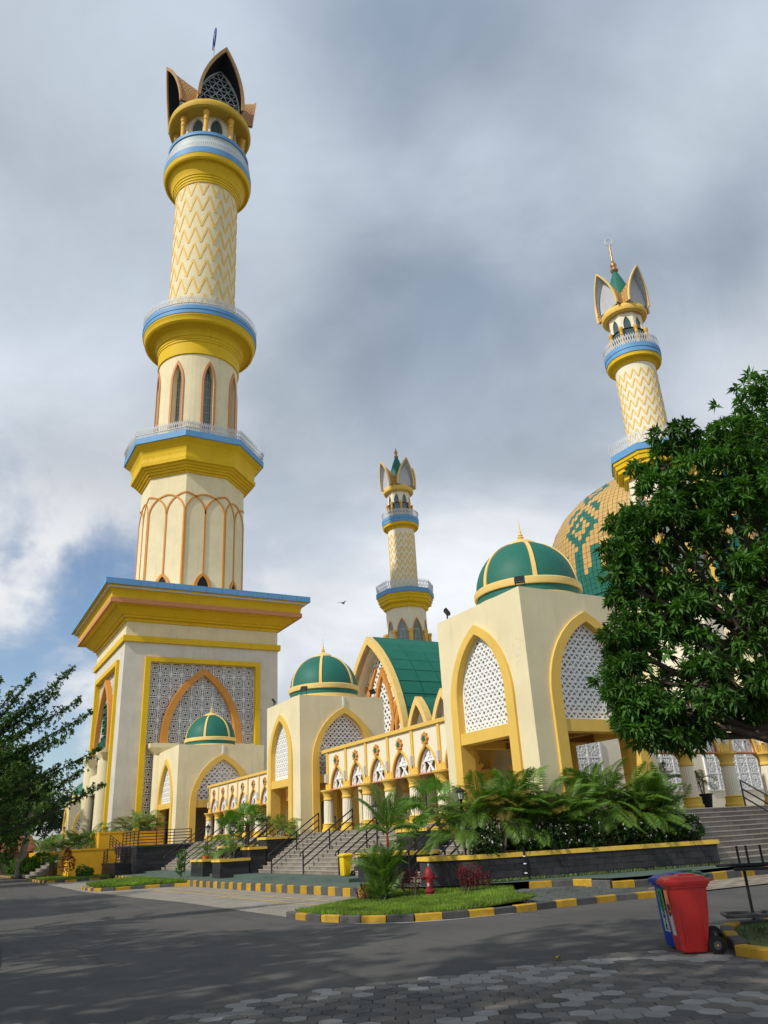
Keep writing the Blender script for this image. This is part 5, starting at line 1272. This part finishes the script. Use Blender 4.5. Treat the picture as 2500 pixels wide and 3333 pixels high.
def feather_palm(label, loc, h, n, size, stems=5, spread=.3, yel=.08, group='feather palms in the planters', name='areca_palm', cat='palm', lean=(0, 0), stemmat='palebark', tilt=(-35, 50), drop=.25):
    T = thing(name, label, cat, loc, group=group); tops = []
    for i in range(stems):
        a = rnd.uniform(0, 6.28); q = spread*rnd.uniform(.2, 1); p0 = Vector((q*.5*math.cos(a), q*.5*math.sin(a), -.05)); p1 = Vector((q*1.5*math.cos(a)+lean[0], q*1.5*math.sin(a)+lean[1], h*rnd.uniform(.7, 1)))
        B().tube([p0, p0.lerp(p1, .5)+Vector((0,0,.02)), p1], [.035, .03, .022], 6).build('stem', stemmat, T, local=True); tops.append(p1)
    for i in range(n):
        p = tops[i % len(tops)]; m = FR[3] if rnd.random() < yel else FR[rnd.randrange(3)]
        o = link('frond', m, None, T); o.location = p-Vector((0,0,rnd.uniform(0, drop)*h)); s = size*rnd.uniform(.75, 1.15); o.scale = (s, s, s)
        o.rotation_euler = (rnd.uniform(-.25, .25), rad(rnd.uniform(*tilt))*-1+rad(8), rnd.uniform(0, 6.28))
    return T
def fan_palm(label, loc, h, n, size, trunk=.07, group='fan palms in the planters'):
    T = thing('fan_palm', label, 'palm', loc, group=group)
    B().tube([(0,0,-.05), (.02,0,h*.5), (0,.02,h)], [trunk, trunk*.9, trunk*.8], 8).build('trunk', 'bark', T, 50, local=True)
    for i in range(n):
        o = link('fan_leaf', FN[rnd.randrange(3)], None, T); o.location = (0, 0, h-rnd.uniform(0, .15)); s = size*rnd.uniform(.85, 1.12); o.scale = (s, s, s)
        o.rotation_euler = (rnd.uniform(-.2, .2), rad(rnd.uniform(-45, 55)), i*2.4+rnd.uniform(-.3, .3))
    return T
for i, (x, y, h, n, s, lb) in enumerate((
    (14.5, 20.95, .75, 16, 1.25, 'leftmost feather palm clump in the long planter by the lantern'), (15.5, 20.75, 1.15, 22, 1.45, 'second feather palm clump from the left in the long planter'),
    (16.6, 20.45, 1.15, 22, 1.45, 'third feather palm clump from the left in the long planter'), (17.8, 20.15, 1.1, 22, 1.4, 'feather palm clump below the corner of the nearest pavilion'),
    (19.1, 19.95, 1.35, 24, 1.5, 'tallest feather palm clump in the long planter'), (20.2, 19.75, 1.2, 22, 1.4, 'third feather palm clump from the right in the long planter'),
    (21.1, 19.6, 1.05, 20, 1.35, 'second feather palm clump from the right in the long planter'), (21.8, 19.9, .8, 18, 1.2, 'rightmost feather palm clump in the long planter beside the stairs'))):
    feather_palm(lb, (x, y+.42, 1.0), h+.42, int(n*2.3), s*1.02, 8, .42, .06, tilt=(-34, 62), drop=.3)
fan_palm('tall fan palm left of the nearest pavilion', (16.6, 26.2, 1.85), .95, 15, 1.15)
fan_palm('low fan palm beside the tall one on the stairs planter', (15.4, 26.0, 1.1), .75, 13, .95)
fan_palm('small fan palm behind the lipstick palm', (16.3, 27.4, 1.85), .45, 12, .9)
fan_palm('fan palm with thick trunk left of the middle pavilion', (16.2, 44.9+1.0, 1.6), 1.3, 17, 1.25, .13)
fan_palm('fan palm behind the second lantern of the middle pavilion', (15.5, 46.8, 1.6), .85, 14, 1.15)
feather_palm('feather palm on the highest tier under the middle pavilion', (16.6, 41.95, 1.9), .75, 20, 1.15, 5, .3, .12)
feather_palm('feather palm on the tier with the left lantern', (14.2, 46.2, 1.0), .6, 15, 1.1, 4, .25)
feather_palm('feather palm on the lowest tier before the middle pavilion', (14.0, 42.0, 1.0), .55, 15, 1.0, 4, .25)
for i, (x, y, z, lb) in enumerate(((12.0, 71.5, 2.0, 'feather palm on the amber planter near the copper tree'), (11.4, 75.5, 2.0, 'feather palm on the amber planter beside the far stairs'), (14.6, 70.3, 3.1, 'feather palm on the upper amber planter'), (16.5, 70.6, 3.1, 'feather palm against the corner of the wide pavilion'), (11.6, 89, 2.0, 'feather palm on the left amber planter nearest the stairs'), (11.9, 93.5, 2.0, 'middle feather palm on the left amber planter'), (11.6, 97, 2.0, 'farthest feather palm on the left amber planter'))):
    feather_palm(lb, (x, y, z), .7, 36, 1.6, 6, .7, .3, 'feather palms on the amber planters')
feather_palm('feather palm in a black pot seen through the right arcade', (27.2, 25.0, 2.7), .9, 12, 1.2, 3, .1)
feather_palm('second potted feather palm seen through the right arcade', (29.9, 25.2, 2.7), .9, 12, 1.2, 3, .1)
# lipstick palm clump on the island
T = feather_palm('bushy palm with a red stem on the grass island', (11.15, 20.7, .15), .85, 16, .95, 4, .2, .05, name='lipstick_palm', tilt=(15, 66))
feather_fr = [(.05, .0, 1.55), (.0, .05, 1.6), (-.04, .0, 1.58)]
B().tube([(.22, .0, 0), (.26, .0, .9), (.27, 0, 1.35)], [.04, .035, .03], 7).build('cane', 'palebark', T, local=True)
B().tube([(.27, .0, 1.33), (.27, .0, 1.5), (.26, .0, 1.75)], [.034, .036, .022], 7).build('crownshaft', 'redstem', T, local=True)
for i in range(15):
    o = link('frond', FR[2 if i < 9 else 0], None, T); o.location = (.26, 0, 1.68); s = rnd.uniform(1.0, 1.5); o.scale = (s, s, s); o.rotation_euler = (rnd.uniform(-.2, .2), rad(-rnd.uniform(15, 62) if i < 10 else 5), i*2.2)
for i in range(16):
    o = link('frond', FR[2], None, T); o.location = (rnd.uniform(-.12, .2), rnd.uniform(-.15, .15), rnd.uniform(.3, .7)); s = rnd.uniform(.8, 1.15); o.scale = (s, s, s); o.rotation_euler = (rnd.uniform(-.3, .3), rad(-rnd.uniform(15, 58)), rnd.uniform(0, 6.28))
for i in range(46):
    o = link('frond', FR[2], None, T); o.location = (rnd.uniform(-.25, .3), rnd.uniform(-.25, .25), 0); s = rnd.uniform(.6, 1.0); o.scale = (s, s, s); o.rotation_euler = (rnd.uniform(-.3, .3), rad(-rnd.uniform(8, 52)), rnd.uniform(0, 6.28))
# hedge with white flowers in front of the palms
def bush(name, label, cat, pts_r, mt, leaf, n, k=6, stems=None, flowers=0, group=None, base=None):
    base = base or pts_r[0][:3]; T = thing(name, label, cat, base, group=group)
    P, O = [], []
    for x, y, z, r, sz in pts_r:
        u = unit(n); rr = nrg.uniform(.5, 1, n)**.5; p = np.array([x, y, z])+u*rr[:, None]*np.array([r, r, r*sz]); P.append(p); O.append(u)
    P = np.concatenate(P); O = np.concatenate(O); pos, d = rosettes(P, O, k, leaf[0], leaf[1])
    stuff(link('foliage', leaf_mesh('foliage', pos-np.array(base), d, leaf[0], leaf[1]), mt, T))
    if flowers:
        i = nrg.choice(np.where(O[:, 2] > -.1)[0], flowers); Q = P[i]+O[i]*.05
        pos = np.repeat(Q, 5, 0)+unit(flowers*5)*.012; stuff(link('flowers', leaf_mesh('flowers', pos-np.array(base), unit(flowers*5), .05, .034), 'flower', T))
    if stems:
        b = B()
        for a, c_, r in stems: b.tube([Vector(a)-Vector(base), (Vector(a)+Vector(c_))/2-Vector(base), Vector(c_)-Vector(base)], [r, r*.8, r*.4], 5)
        b.build('stems', 'bark', T, local=True)
    return T
a_, c_ = Vector((14.5, 20.75)), Vector((22.0, 18.95)); nh = 7
for i in range(nh):
    p = a_.lerp(c_, (i+.5)/nh); seg = [(p.x+rnd.uniform(-.45, .45), p.y+rnd.uniform(-.1, .15), 1.42+rnd.uniform(-.1, .14), .42*rnd.uniform(.85, 1.2), 1.0) for _ in range(4)]
    lb = ['hedge shrub at the left end of the long planter', 'second hedge shrub from the left with white flowers', 'third hedge shrub from the left with white flowers', 'hedge shrub in the middle of the long planter', 'third hedge shrub from the right with white flowers', 'second hedge shrub from the right with white flowers', 'hedge shrub at the right end of the long planter'][i]
    bush('hedge_shrub', lb, 'shrub', seg, 'hedge', (.085, .045), 120, 6, flowers=55, group='flowering hedge in the long planter', base=(p.x, p.y, 1.0))
# red-leaved shrubs on the island
def red_bush(label, x, y, w, h, n, mt='redleaf'):
    T = thing('red_shrub', label, 'shrub', (x, y, lz(x, y)), group='red shrubs on the grass island'); b = B(); P, O = [], []
    for i in range(n):
        a = rnd.uniform(0, 6.28); q = w*math.sqrt(rnd.random()); p0 = Vector((q*.55*math.cos(a), q*.55*math.sin(a), 0)); p1 = Vector((q*math.cos(a), q*math.sin(a), h*rnd.uniform(.7, 1.05)))
        b.tube([p0, p0.lerp(p1, .5), p1], [.008, .006, .003], 4); m_ = 26; tt = nrg.uniform(.3, 1, m_)
        P.append(np.array(p0)[None]+tt[:, None]*np.array(p1-p0)[None]); O.append(unit(m_)+np.array([0, 0, .8]))
    b.build('stems', 'bark', T, local=True); stuff(link('foliage', leaf_mesh('foliage', np.concatenate(P), np.concatenate(O), .075, .026), mt, T))
red_bush('red shrub of dense upright twigs right of the hydrant', 13.15, 19.4, .42, .72, 46)
red_bush('thin red shrub between the bushy palm and the hydrant', 11.75, 20.2, .38, .72, 18)
red_bush('small red shrub at the left foot of the bushy palm', 10.75, 20.95, .28, .45, 14)
red_bush('small red shrub beyond the dense red one', 13.95, 19.75, .18, .5, 8)
# small trees near the amber walls
bush('copper_tree', 'small copper-leaved conical tree before the amber wall', 'tree', [(9.65, 66.6, .95, .62, .6), (9.7, 66.55, 1.3, .5, .8), (9.6, 66.6, 1.65, .34, .9), (9.63, 66.6, 2.0, .2, 1.1)], 'copperleaf', (.10, .06), 75, 6, stems=[((9.65, 66.6, .15), (9.65, 66.6, 1.1), .03)], base=(9.65, 66.6, .15))
bush('copper_tree', 'farther copper-leaved tree left of the stone steps', 'tree', [(9.2, 92.5, 1.2, .6, .9), (9.2, 92.5, 1.9, .4, 1.1)], 'copperleaf', (.13, .08), 130, 6, stems=[((9.2, 92.5, .15), (9.2, 92.5, 1.2), .05)], base=(9.2, 92.5, .15))
bush('round_shrub', 'round bright shrub near the far copper tree', 'shrub', [(8.7, 96, .9, .9, .8)], 'brightleaf', (.16, .1), 260, 6, base=(8.7, 96, .15))
bush('leafy_shrub', 'low leafy shrub at the foot of the ramp railing', 'shrub', [(10.6, 65.6, .6, .5, .8), (10.9, 65.2, .5, .4, .8)], 'brightleaf', (.14, .09), 120, 5, base=(10.6, 65.6, .15))
T = thing('cycad', 'cycad with stout dark trunk before the stone steps', 'palm', (9.35, 72.5, .15))
B().tube([(0,0,0), (0,0,.5), (0,0,1.1)], [.28, .25, .2], 10).build('trunk', 'bark', T, local=True)
for i in range(22):
    o = link('frond', FR[i % 2], None, T); o.location = (0, 0, 1.1); s = rnd.uniform(.9, 1.15); o.scale = (s, s, s); o.rotation_euler = (0, rad(rnd.uniform(-30, 25)), i*2.4)
bush('sapling', 'thin young sapling in the left grass island', 'tree', [(13.0, 47.8, 1.0, .22, 1.0), (13.05, 47.85, 1.45, .28, .9), (12.95, 47.8, .65, .25, .8)], 'brightleaf', (.11, .05), 50, 6, stems=[((13.05, 47.8, .2), (13.05, 47.85, 1.5), .025), ((13.0, 47.8, .2), (12.85, 47.75, 1.2), .02)], base=(13.0, 47.8, .25))
# pale palm trunk at the left edge
T = thing('royal_palm', 'pale leaning palm trunk at the left edge', 'palm', (8.45, 85.0, .15))
B().tube([(-.35,0,-.1), (-.07,0,2.1), (.17,0,4.8), (.28,0,6.2)], [.34, .31, .25, .2], 12).build('trunk', 'palebark', T, 50, local=True)
for i in range(16):
    o = link('frond', FR[i % 3], None, T); o.location = (.28, 0, 6.2); s = rnd.uniform(2.6, 3.4); o.scale = (s, s, s); o.rotation_euler = (rnd.uniform(-.2, .2), rad(rnd.uniform(-40, 25)), i*2.4)
bush('green_shrub', 'bright green shrub right of the pale palm trunk', 'shrub', [(8.9, 83, 1.0, .9, .8), (9.9, 84, 1.3, 1.0, .8)], 'brightleaf', (.22, .12), 240, 6, base=(8.9, 83, .15))
# grass
def grass(poly, z, dens, h, label, mt='grass'):
    xs = [p[0] for p in poly]; ys = [p[1] for p in poly]; n = int((max(xs)-min(xs))*(max(ys)-min(ys))*dens)
    X = nrg.uniform(min(xs), max(xs), n); Y = nrg.uniform(min(ys), max(ys), n); k = [i for i in range(n) if inside(poly, X[i], Y[i]) and math.sin(X[i]*2.7+1.3*math.sin(Y[i]*1.7))+math.sin(Y[i]*3.1+X[i])+nrg.normal(0, .6) > -1.3]; X, Y = X[k], Y[k]
    Z = np.array([z(x, y) if callable(z) else z for x, y in zip(X, Y)]); pos = np.stack([X, Y, Z], 1); d = nrg.normal(0, .42, (len(X), 3)); d[:, 2] = 1
    hh = h*(.55+.9*(.5+.5*np.sin(X*2.1+Y*1.3)*np.sin(Y*1.9-X*.7)))
    m = leaf_mesh('grass', pos, d*hh[:, None], h, h*.16, .3, .1); o = link('grass', m, mt)
    return tag(o, label, 'grass', kind='stuff')
grass(lawn_polys[0][0], lz, 1500, .11, 'bright green lawn grass on the island around the hydrant')
grass(lawn_polys[1][0], .15, 420, .22, 'long grass on the left island by the parking bay')
grass(lawn_polys[2][0], .17, 120, .14, 'lawn grass below the amber planter walls')
grass(lawn_polys[4][0], .13, 260, .07, 'sparse grass in the shaded tree bed', 'hedge')
grass([(14.2, 20.3), (22.3, 18.35), (22.3, 18.2), (14.0, 20.1)], .4, 300, .10, 'weeds growing along the foot of the slate planter')

# ------------------------------------------------------------------ bins, hydrant, lanterns and other small things
def text_mesh(s, size, ext=.002):
    cu = bpy.data.curves.new('t', 'FONT'); cu.body = s; cu.size = size; cu.extrude = ext; cu.offset = .003; cu.align_x = 'CENTER'; cu.align_y = 'CENTER'
    o = bpy.data.objects.new('t', cu); COL.objects.link(o); dg = bpy.context.evaluated_depsgraph_get(); me = bpy.data.meshes.new_from_object(o.evaluated_get(dg)); bpy.data.objects.remove(o); return me
def rbox(b, sec, r=.05, n=3):
    """loft of rounded rectangles: sec = [(z, cx, cy, hw, hd)]"""
    rings = []
    for z, cx_, cy_, hw_, hd in sec:
        ring = []
        rr = min(r, hw_*.9, hd*.9)
        for qx, qy, a0 in ((1, 1, 0), (-1, 1, 90), (-1, -1, 180), (1, -1, 270)):
            for i in range(n+1):
                a = rad(a0+90*i/n); ring.append((cx_+qx*(hw_-rr)+rr*math.cos(a), cy_+qy*(hd-rr)+rr*math.sin(a), z))
        rings.append(ring)
    N = len(rings[0]); base = len(b.v)
    for ring in rings: b.v += ring
    for i in range(len(rings)-1):
        for k in range(N): p = base+i*N+k; q = base+i*N+(k+1) % N; b.f.append((p, q, q+N, p+N))
    b.f.append(tuple(base+k for k in range(N))[::-1]); e = base+(len(rings)-1)*N; b.f.append(tuple(e+k for k in range(N)))
    return b
def wheelie(label, loc, rz, mt, s=1.0, stick=None):
    """two-wheeled bin: front towards -y, wheels at +y"""
    T = thing('wheeled_bin', label, 'bin', loc, rz, group='plastic wheeled bins'); T.scale = (s, s, s)
    body = rbox(B(), [(.03, 0, -.03, .19, .17), (.06, 0, -.03, .205, .185), (.5, 0, .0, .222, .24), (.84, 0, .015, .236, .26), (.845, 0, .015, .258, .282), (.885, 0, .015, .26, .284)], .05).build('body', mt, T, 25, local=True)
    for sx in (-1, 1):
        b = B(); fr = ((sx*.20, 0, 0), (0, -sx*-1.0, 0), (0,0,1), (sx, 0, 0))
        fr = ((sx*.2, 0, 0), (0, 1, 0), (0,0,1), (sx, 0, 0))
        b.path([(-.13, .12), (-.15, .70), (-.11, .74), (.11, .74), (.15, .70), (.13, .12)], .014, ((sx*.205, 0, 0), (0,1,0), (0,0,1), (sx*.995, 0, .0)), -.02, .024)
        b.build('side_rib', mt, body, local=True)
    lid = rbox(B(), [(.885, 0, .0, .282, .312), (.925, 0, .0, .286, .318), (.926, 0, .0, .272, .302), (.955, 0, .0, .268, .296), (.956, 0, .005, .25, .275), (.985, 0, .02, .235, .25), (.993, 0, .02, .215, .23)], .045).build('lid', mt, T, 22, local=True)
    rbox(B(), [(.99, 0, .05, .15, .14), (1.015, 0, .05, .135, .12)], .05).build('lid_boss', mt, lid, 40, local=True)
    B().box(-.12, .12, -.325, -.30, .915, .945).build('lid_grip', mt, lid, local=True)
    B().tube([(-.22, .36, .93), (.22, .36, .93)], .016, 8).tube([(-.2, .27, .9), (-.2, .36, .93)], .014, 6).tube([(.2, .27, .9), (.2, .36, .93)], .014, 6).build('handle', mt, T, local=True)
    for sx in (-1, 1):
        w_ = B().tube([(sx*.235, .25, .115), (sx*.24, .25, .115), (sx*.285, .25, .115), (sx*.29, .25, .115)], [.095, .12, .12, .10], 24).build('wheel', 'rubber', T, 40, local=True)
        B().tube([(sx*.289, .25, .115), (sx*.296, .25, .115)], .055, 12).build('rim', 'kgrey', w_, local=True); B().tube([(sx*.29, .25, .115), (sx*.304, .25, .115)], .013, 8).build('hub_cap', 'capyellow', w_, local=True)
    B().tube([(-.235, .25, .115), (.235, .25, .115)], .016, 8).build('axle', 'rubber', T, local=True)
    if stick:
        ta = math.atan2(.045, .66); o_, v_ = Vector((0, -.238, .45)), Vector((0, -math.sin(ta), math.cos(ta))); n_ = Vector((0, -math.cos(ta), -math.sin(ta)))
        fr = (tuple(o_), (1,0,0), tuple(v_), tuple(n_))
        s_ = B().plate([(-.08, .06), (.08, .06), (.08, .36), (-.08, .36)], fr, .0, .008).build('sticker', stick[1], T, local=True)
        B().plate([(-.08, -.22), (.08, -.22), (.08, .06), (-.08, .06)], fr, .0, .0075).build('sticker_tail', 'stick_pale', T, local=True)
        R = Matrix((Vector((1,0,0)), v_, n_)).transposed()
        if stick[0] == 'ORGANIK':
            for i, ch in enumerate('ORGANIK'):
                t = link('letter', text_mesh(ch, .10), 'black', s_); t.location = o_+v_*(.285-.075*i)+n_*.010; t.rotation_euler = R.to_euler()
        else:
            t = link('letter', text_mesh(stick[0], .16), 'black', s_); t.location = o_+v_*.10+n_*.010; t.rotation_euler = (R @ Matrix.Rotation(rad(-90), 3, 'Z')).to_euler()
    return T
BR = rad(-108)
wheelie('red wheeled bin beside the striped kerb', (9.80, 8.95, .015), rad(-122), 'binred', 1.0, ('B3', 'stick_orange'))
wheelie('blue wheeled bin lettered ORGANIK behind the red one', (10.19, 9.46, .0), rad(-112), 'binblue', 1.0, ('ORGANIK', 'stick_green'))
wheelie('green wheeled bin mostly hidden behind the red and blue bins', (10.72, 9.80, .0), rad(-115), 'bingreen', 1.0)
wheelie('small yellow wheeled bin at the foot of the wide stairs', (14.9, 30.55, .4), rad(-90), 'binyellow', .82)
# fire hydrant
T = thing('fire_hydrant', 'worn red fire hydrant on the grass island', 'hydrant', (12.2, 19.9, .2), rad(-20))
B().lathe([(.10, -.1), (.10, .10), (.135, .12), (.135, .17), (.10, .19)], 20).build('base_flange', 'hydrant', T, 40, local=True)
B().lathe([(.098, .18), (.098, .44), (.125, .47), (.13, .52), (.12, .55)], 20).build('barrel', 'hydrant', T, 40, local=True)
B().lathe([(.125, .54), (.12, .60), (.095, .66), (.055, .71), (.035, .73), (.03, .76)], 20).build('bonnet', 'hydrant', T, 40, local=True)
B().lathe([(.02, .755), (.024, .76), (.022, .80), (.012, .815)], 8).build('operating_nut', 'chrome', T, local=True)
for a, r in ((0, .055), (180, .055), (-90, .07)):
    d = Vector((math.cos(rad(a)), math.sin(rad(a)), 0)); p = Vector((0, 0, .47))
    B().tube([p+d*.08, p+d*.15, p+d*.155, p+d*.19], [r*.8, r*.8, r, r*.95], 14).build('outlet_cap', 'hydrant', T, 40, local=True)
    B().tube([p+d*.19, p+d*.215], r*.3, 5).build('cap_nut', 'hydrant', T, local=True)
tm = link('lettering', text_mesh('B', .11), 'stick_pale', T); tm.location = (-.055, -.102, .30); tm.rotation_euler = (rad(90), 0, rad(-28))
# lantern posts
def lantern(label, loc, h):
    T = thing('lantern_post', label, 'lamp', loc, group='black garden lanterns')
    B().lathe([(.06, 0), (.06, .05), (.035, .08), (.03, h-.42), (.05, h-.40), (.03, h-.38)], 10).build('post', 'black', T, 40, local=True)
    B().lathe([(.05, h-.39), (.075, h-.36), (.08, h-.34)], 8).build('lantern_base', 'black', T, local=True)
    B().lathe([(.075, h-.34), (.115, h-.12)], 8).build('lantern_glass', 'lampglass', T, local=True)
    b = B()
    for k in range(8):
        a = 2*math.pi*k/8; b.tube([(.077*math.cos(a), .077*math.sin(a), h-.34), (.118*math.cos(a), .118*math.sin(a), h-.12)], .008, 4)
    b.build('lantern_frame', 'black', T, local=True)
    B().lathe([(.15, h-.13), (.155, h-.11), (.10, h-.05), (.05, h-.02), (.02, h), (.025, h+.02), (.008, h+.06)], 12).build('lantern_roof', 'black', T, 40, local=True)
lantern('lantern at the left end of the long slate planter', (14.5, 21.45, 1.0), 2.05)
lantern('lantern behind the bushy palm beside the wide stairs', (15.0, 28.0, 1.12), 1.85)
lantern('left lantern before the middle pavilion stairs', (14.2, 46.85, 1.0), 1.9)
lantern('right lantern before the middle pavilion', (14.2, 42.4, 1.0), 1.8)
lantern('far lantern on the left amber planter', (12.6, 91.2, 2.0), 2.4)
# floodlights on the pavilion roofs
def flood(label, loc, rz):
    T = thing('floodlight', label, 'floodlight', loc, rz, group='floodlights on the pavilion roofs')
    b = B(); b.tube([(-.17, 0, 0), (-.17, 0, .32), (-.17, 0, .34)], .018, 5); b.tube([(.17, 0, 0), (.17, 0, .34)], .018, 5); b.tube([(-.17, 0, .02), (.17, 0, .02)], .018, 5); b.build('bracket', 'black', T, local=True)
    B().obox((0, 0, .40), .38, .13, .28, 0, rad(-35)).build('lamp_head', 'black', T, local=True); B().obox((0, -.07, .37), .32, .02, .22, 0, rad(-35)).build('lens', 'glass', T, local=True)
flood('floodlight on the front corner of the nearest pavilion roof', (17.95, 21.5, 9.85), rad(-45))
flood('floodlight on the left edge of the nearest pavilion roof', (17.8, 26.2, 9.85), rad(60))
flood('floodlight on the front corner of the middle pavilion roof', (17.95, 41.6, 9.43), rad(-45))
flood('floodlight on the left edge of the middle pavilion roof', (17.8, 45.9, 9.43), rad(60))
flood('floodlight on the right edge of the middle pavilion roof', (22.4, 41.6, 9.43), rad(100))
flood('floodlight on the roof deck left of the octagon', (16.0, 73.2, 24.9), 0)
flood('floodlight on the roof deck before the octagon', (22.9, 73.2, 24.9), 0)
flood('floodlight on the roof deck right of the octagon', (28.0, 73.2, 24.9), 0)
# conduit on the middle pavilion wall
tag(B().box(20.24, 20.34, 41.24, 41.29, 8.85, 9.42).build('conduit', 'white'), 'white conduit above the shaded arch of the middle pavilion', 'conduit')
tag(B().box(21.25, 21.40, 66.72, 66.79, 9.0, 9.7).build('conduit', 'white'), 'white conduit above the arch of the wide pavilion', 'conduit')
# black steel stand in the tree bed
T = thing('steel_stand', 'black steel stand with upright bars in the tree bed', 'stand', (12.42, 9.93, .13))
ca = rad(-41); d = Vector((math.cos(ca), math.sin(ca), 0)); e = Vector((-d.y, d.x, 0)); P0 = Vector((0, 0, 0))
B().tube([P0+e*.05, P0+e*.02+Vector((0,0,.80))], .032, 4).build('post', 'black', T, local=True)
for k, (s0, s1, off, z) in enumerate(((-.42, 1.6, .12, .86), (-.18, 1.6, -.1, .80))):
    b = B(); c_ = d*((s0+s1)/2)+e*off+Vector((0,0,z)); b.obox(c_, s1-s0, .10, .045, ca); b.build('top_rail', 'black', T, local=True)
for s_ in (-.03, .12, .35, .52, .8, 1.1):
    p = d*s_+e*.12+Vector((0,0,.88)); B().obox(p+Vector((0,0,.14)), .035, .02, .28, ca).build('upright_bar', 'black', T, local=True)
for a, c_ in (((-.45, .35), (1.4, .35)), ((-.45, -.25), (1.4, -.25)), ((-.45, -.25), (-.45, .35)), ((.5, -.25), (.5, .35)), ((.0, -.25), (.0, .35))):
    A, Cq = d*a[0]+e*a[1], d*c_[0]+e*c_[1]; m_ = (A+Cq)/2; v_ = Cq-A; B().obox(m_+Vector((0,0,.10)), v_.length+.04, .05, .05, math.atan2(v_.y, v_.x)).build('base_bar', 'kgrey', T, local=True)
# potted pieces, water dispenser, hut, bird, leaf
def pot(label, loc, r, h, mt): 
    tag(B().lathe([(r*.75, 0), (r, h*.9), (r*1.1, h*.92), (r*1.1, h), (r*.9, h), (r*.85, h*.85)], 20, (loc[0], loc[1])).build('plant_pot', mt, smooth=40), label, 'pot', 'plant pots')
    bpy.context.scene.objects[-1] if False else None
for lb, loc, r, h, mt in (('black pot of the left palm behind the right arcade', (27.2, 25.0, 2.13), .35, .65, 'black'), ('black pot of the right palm behind the right arcade', (29.9, 25.2, 2.13), .35, .65, 'black'), ('small orange pot on the planter with the left lantern', (13.8, 45.8, 1.05), .2, .25, 'pot')):
    b = B().lathe([(r*.75, loc[2]), (r, loc[2]+h*.9), (r*1.1, loc[2]+h*.92), (r*1.1, loc[2]+h), (r*.9, loc[2]+h), (r*.85, loc[2]+h*.85)], 20, (loc[0], loc[1])); tag(b.build('plant_pot', mt, smooth=40), lb, 'pot', 'plant pots')
T = thing('dispenser', 'small green and white dispenser in the middle pavilion doorway', 'dispenser', (19.2, 41.0, 2.13))
B().box(-.2, .2, -.2, .2, 0, .8).build('cabinet', 'logo', T, local=True); B().box(-.17, .17, -.205, .17, .35, .7).build('panel', 'stick_pale', T, local=True); B().lathe([(.16, .8), (.16, 1.05), (.06, 1.15)], 12).build('bottle', 'lampglass', T, 40, local=True)
T = thing('hut', 'low hut with terracotta roof behind the pale palm trunk', 'building', (8.5, 100, 0))
B().box(-2.6, 2.2, -2, 2, 0, 2.4).build('wall', 'shade', T, local=True)
b = B(); b.v = [(-3,-2.5,2.3), (2.6,-2.5,2.3), (2.6,2.5,2.3), (-3,2.5,2.3), (-2.4,0,3.9), (2.0,0,3.9)]; b.f = [(0,1,5,4), (2,3,4,5), (1,2,5), (3,0,4), (3,2,1,0)]; b.build('roof', 'terracotta', T, local=True)
T = thing('bird', 'small dark bird flying left of the slim minaret', 'bird', (26.66, 53.75, 19.06), rad(30))
b = B(); b.tube([(-.28,0,0), (-.12,0,.0), (.08,0,.02), (.18,0,.04), (.24,0,.04)], [.015, .06, .075, .045, .01], 8)
for sg in (-1, 1): b.add([(.06, sg*.04, .03), (-.12, sg*.04, .02), (-.1, sg*.28, .14), (.04, sg*.26, .15), (-.08, sg*.50, .06)], [(0,1,2,3), (3,2,4)])
b.build('body', 'black', T, local=True)
T = link('fallen_leaf', leaf_mesh('fallen_leaf', np.array([[8.12, 9.95, .03], [8.13, 9.93, .03]]), np.array([[.8, .5, .1], [.5, .8, .15]]), .2, .08), mat('yellow leaf', (.55, .40, .04), .7, .1, 8)); tag(T, 'yellow fallen leaf on the asphalt left of the bins', 'leaf')
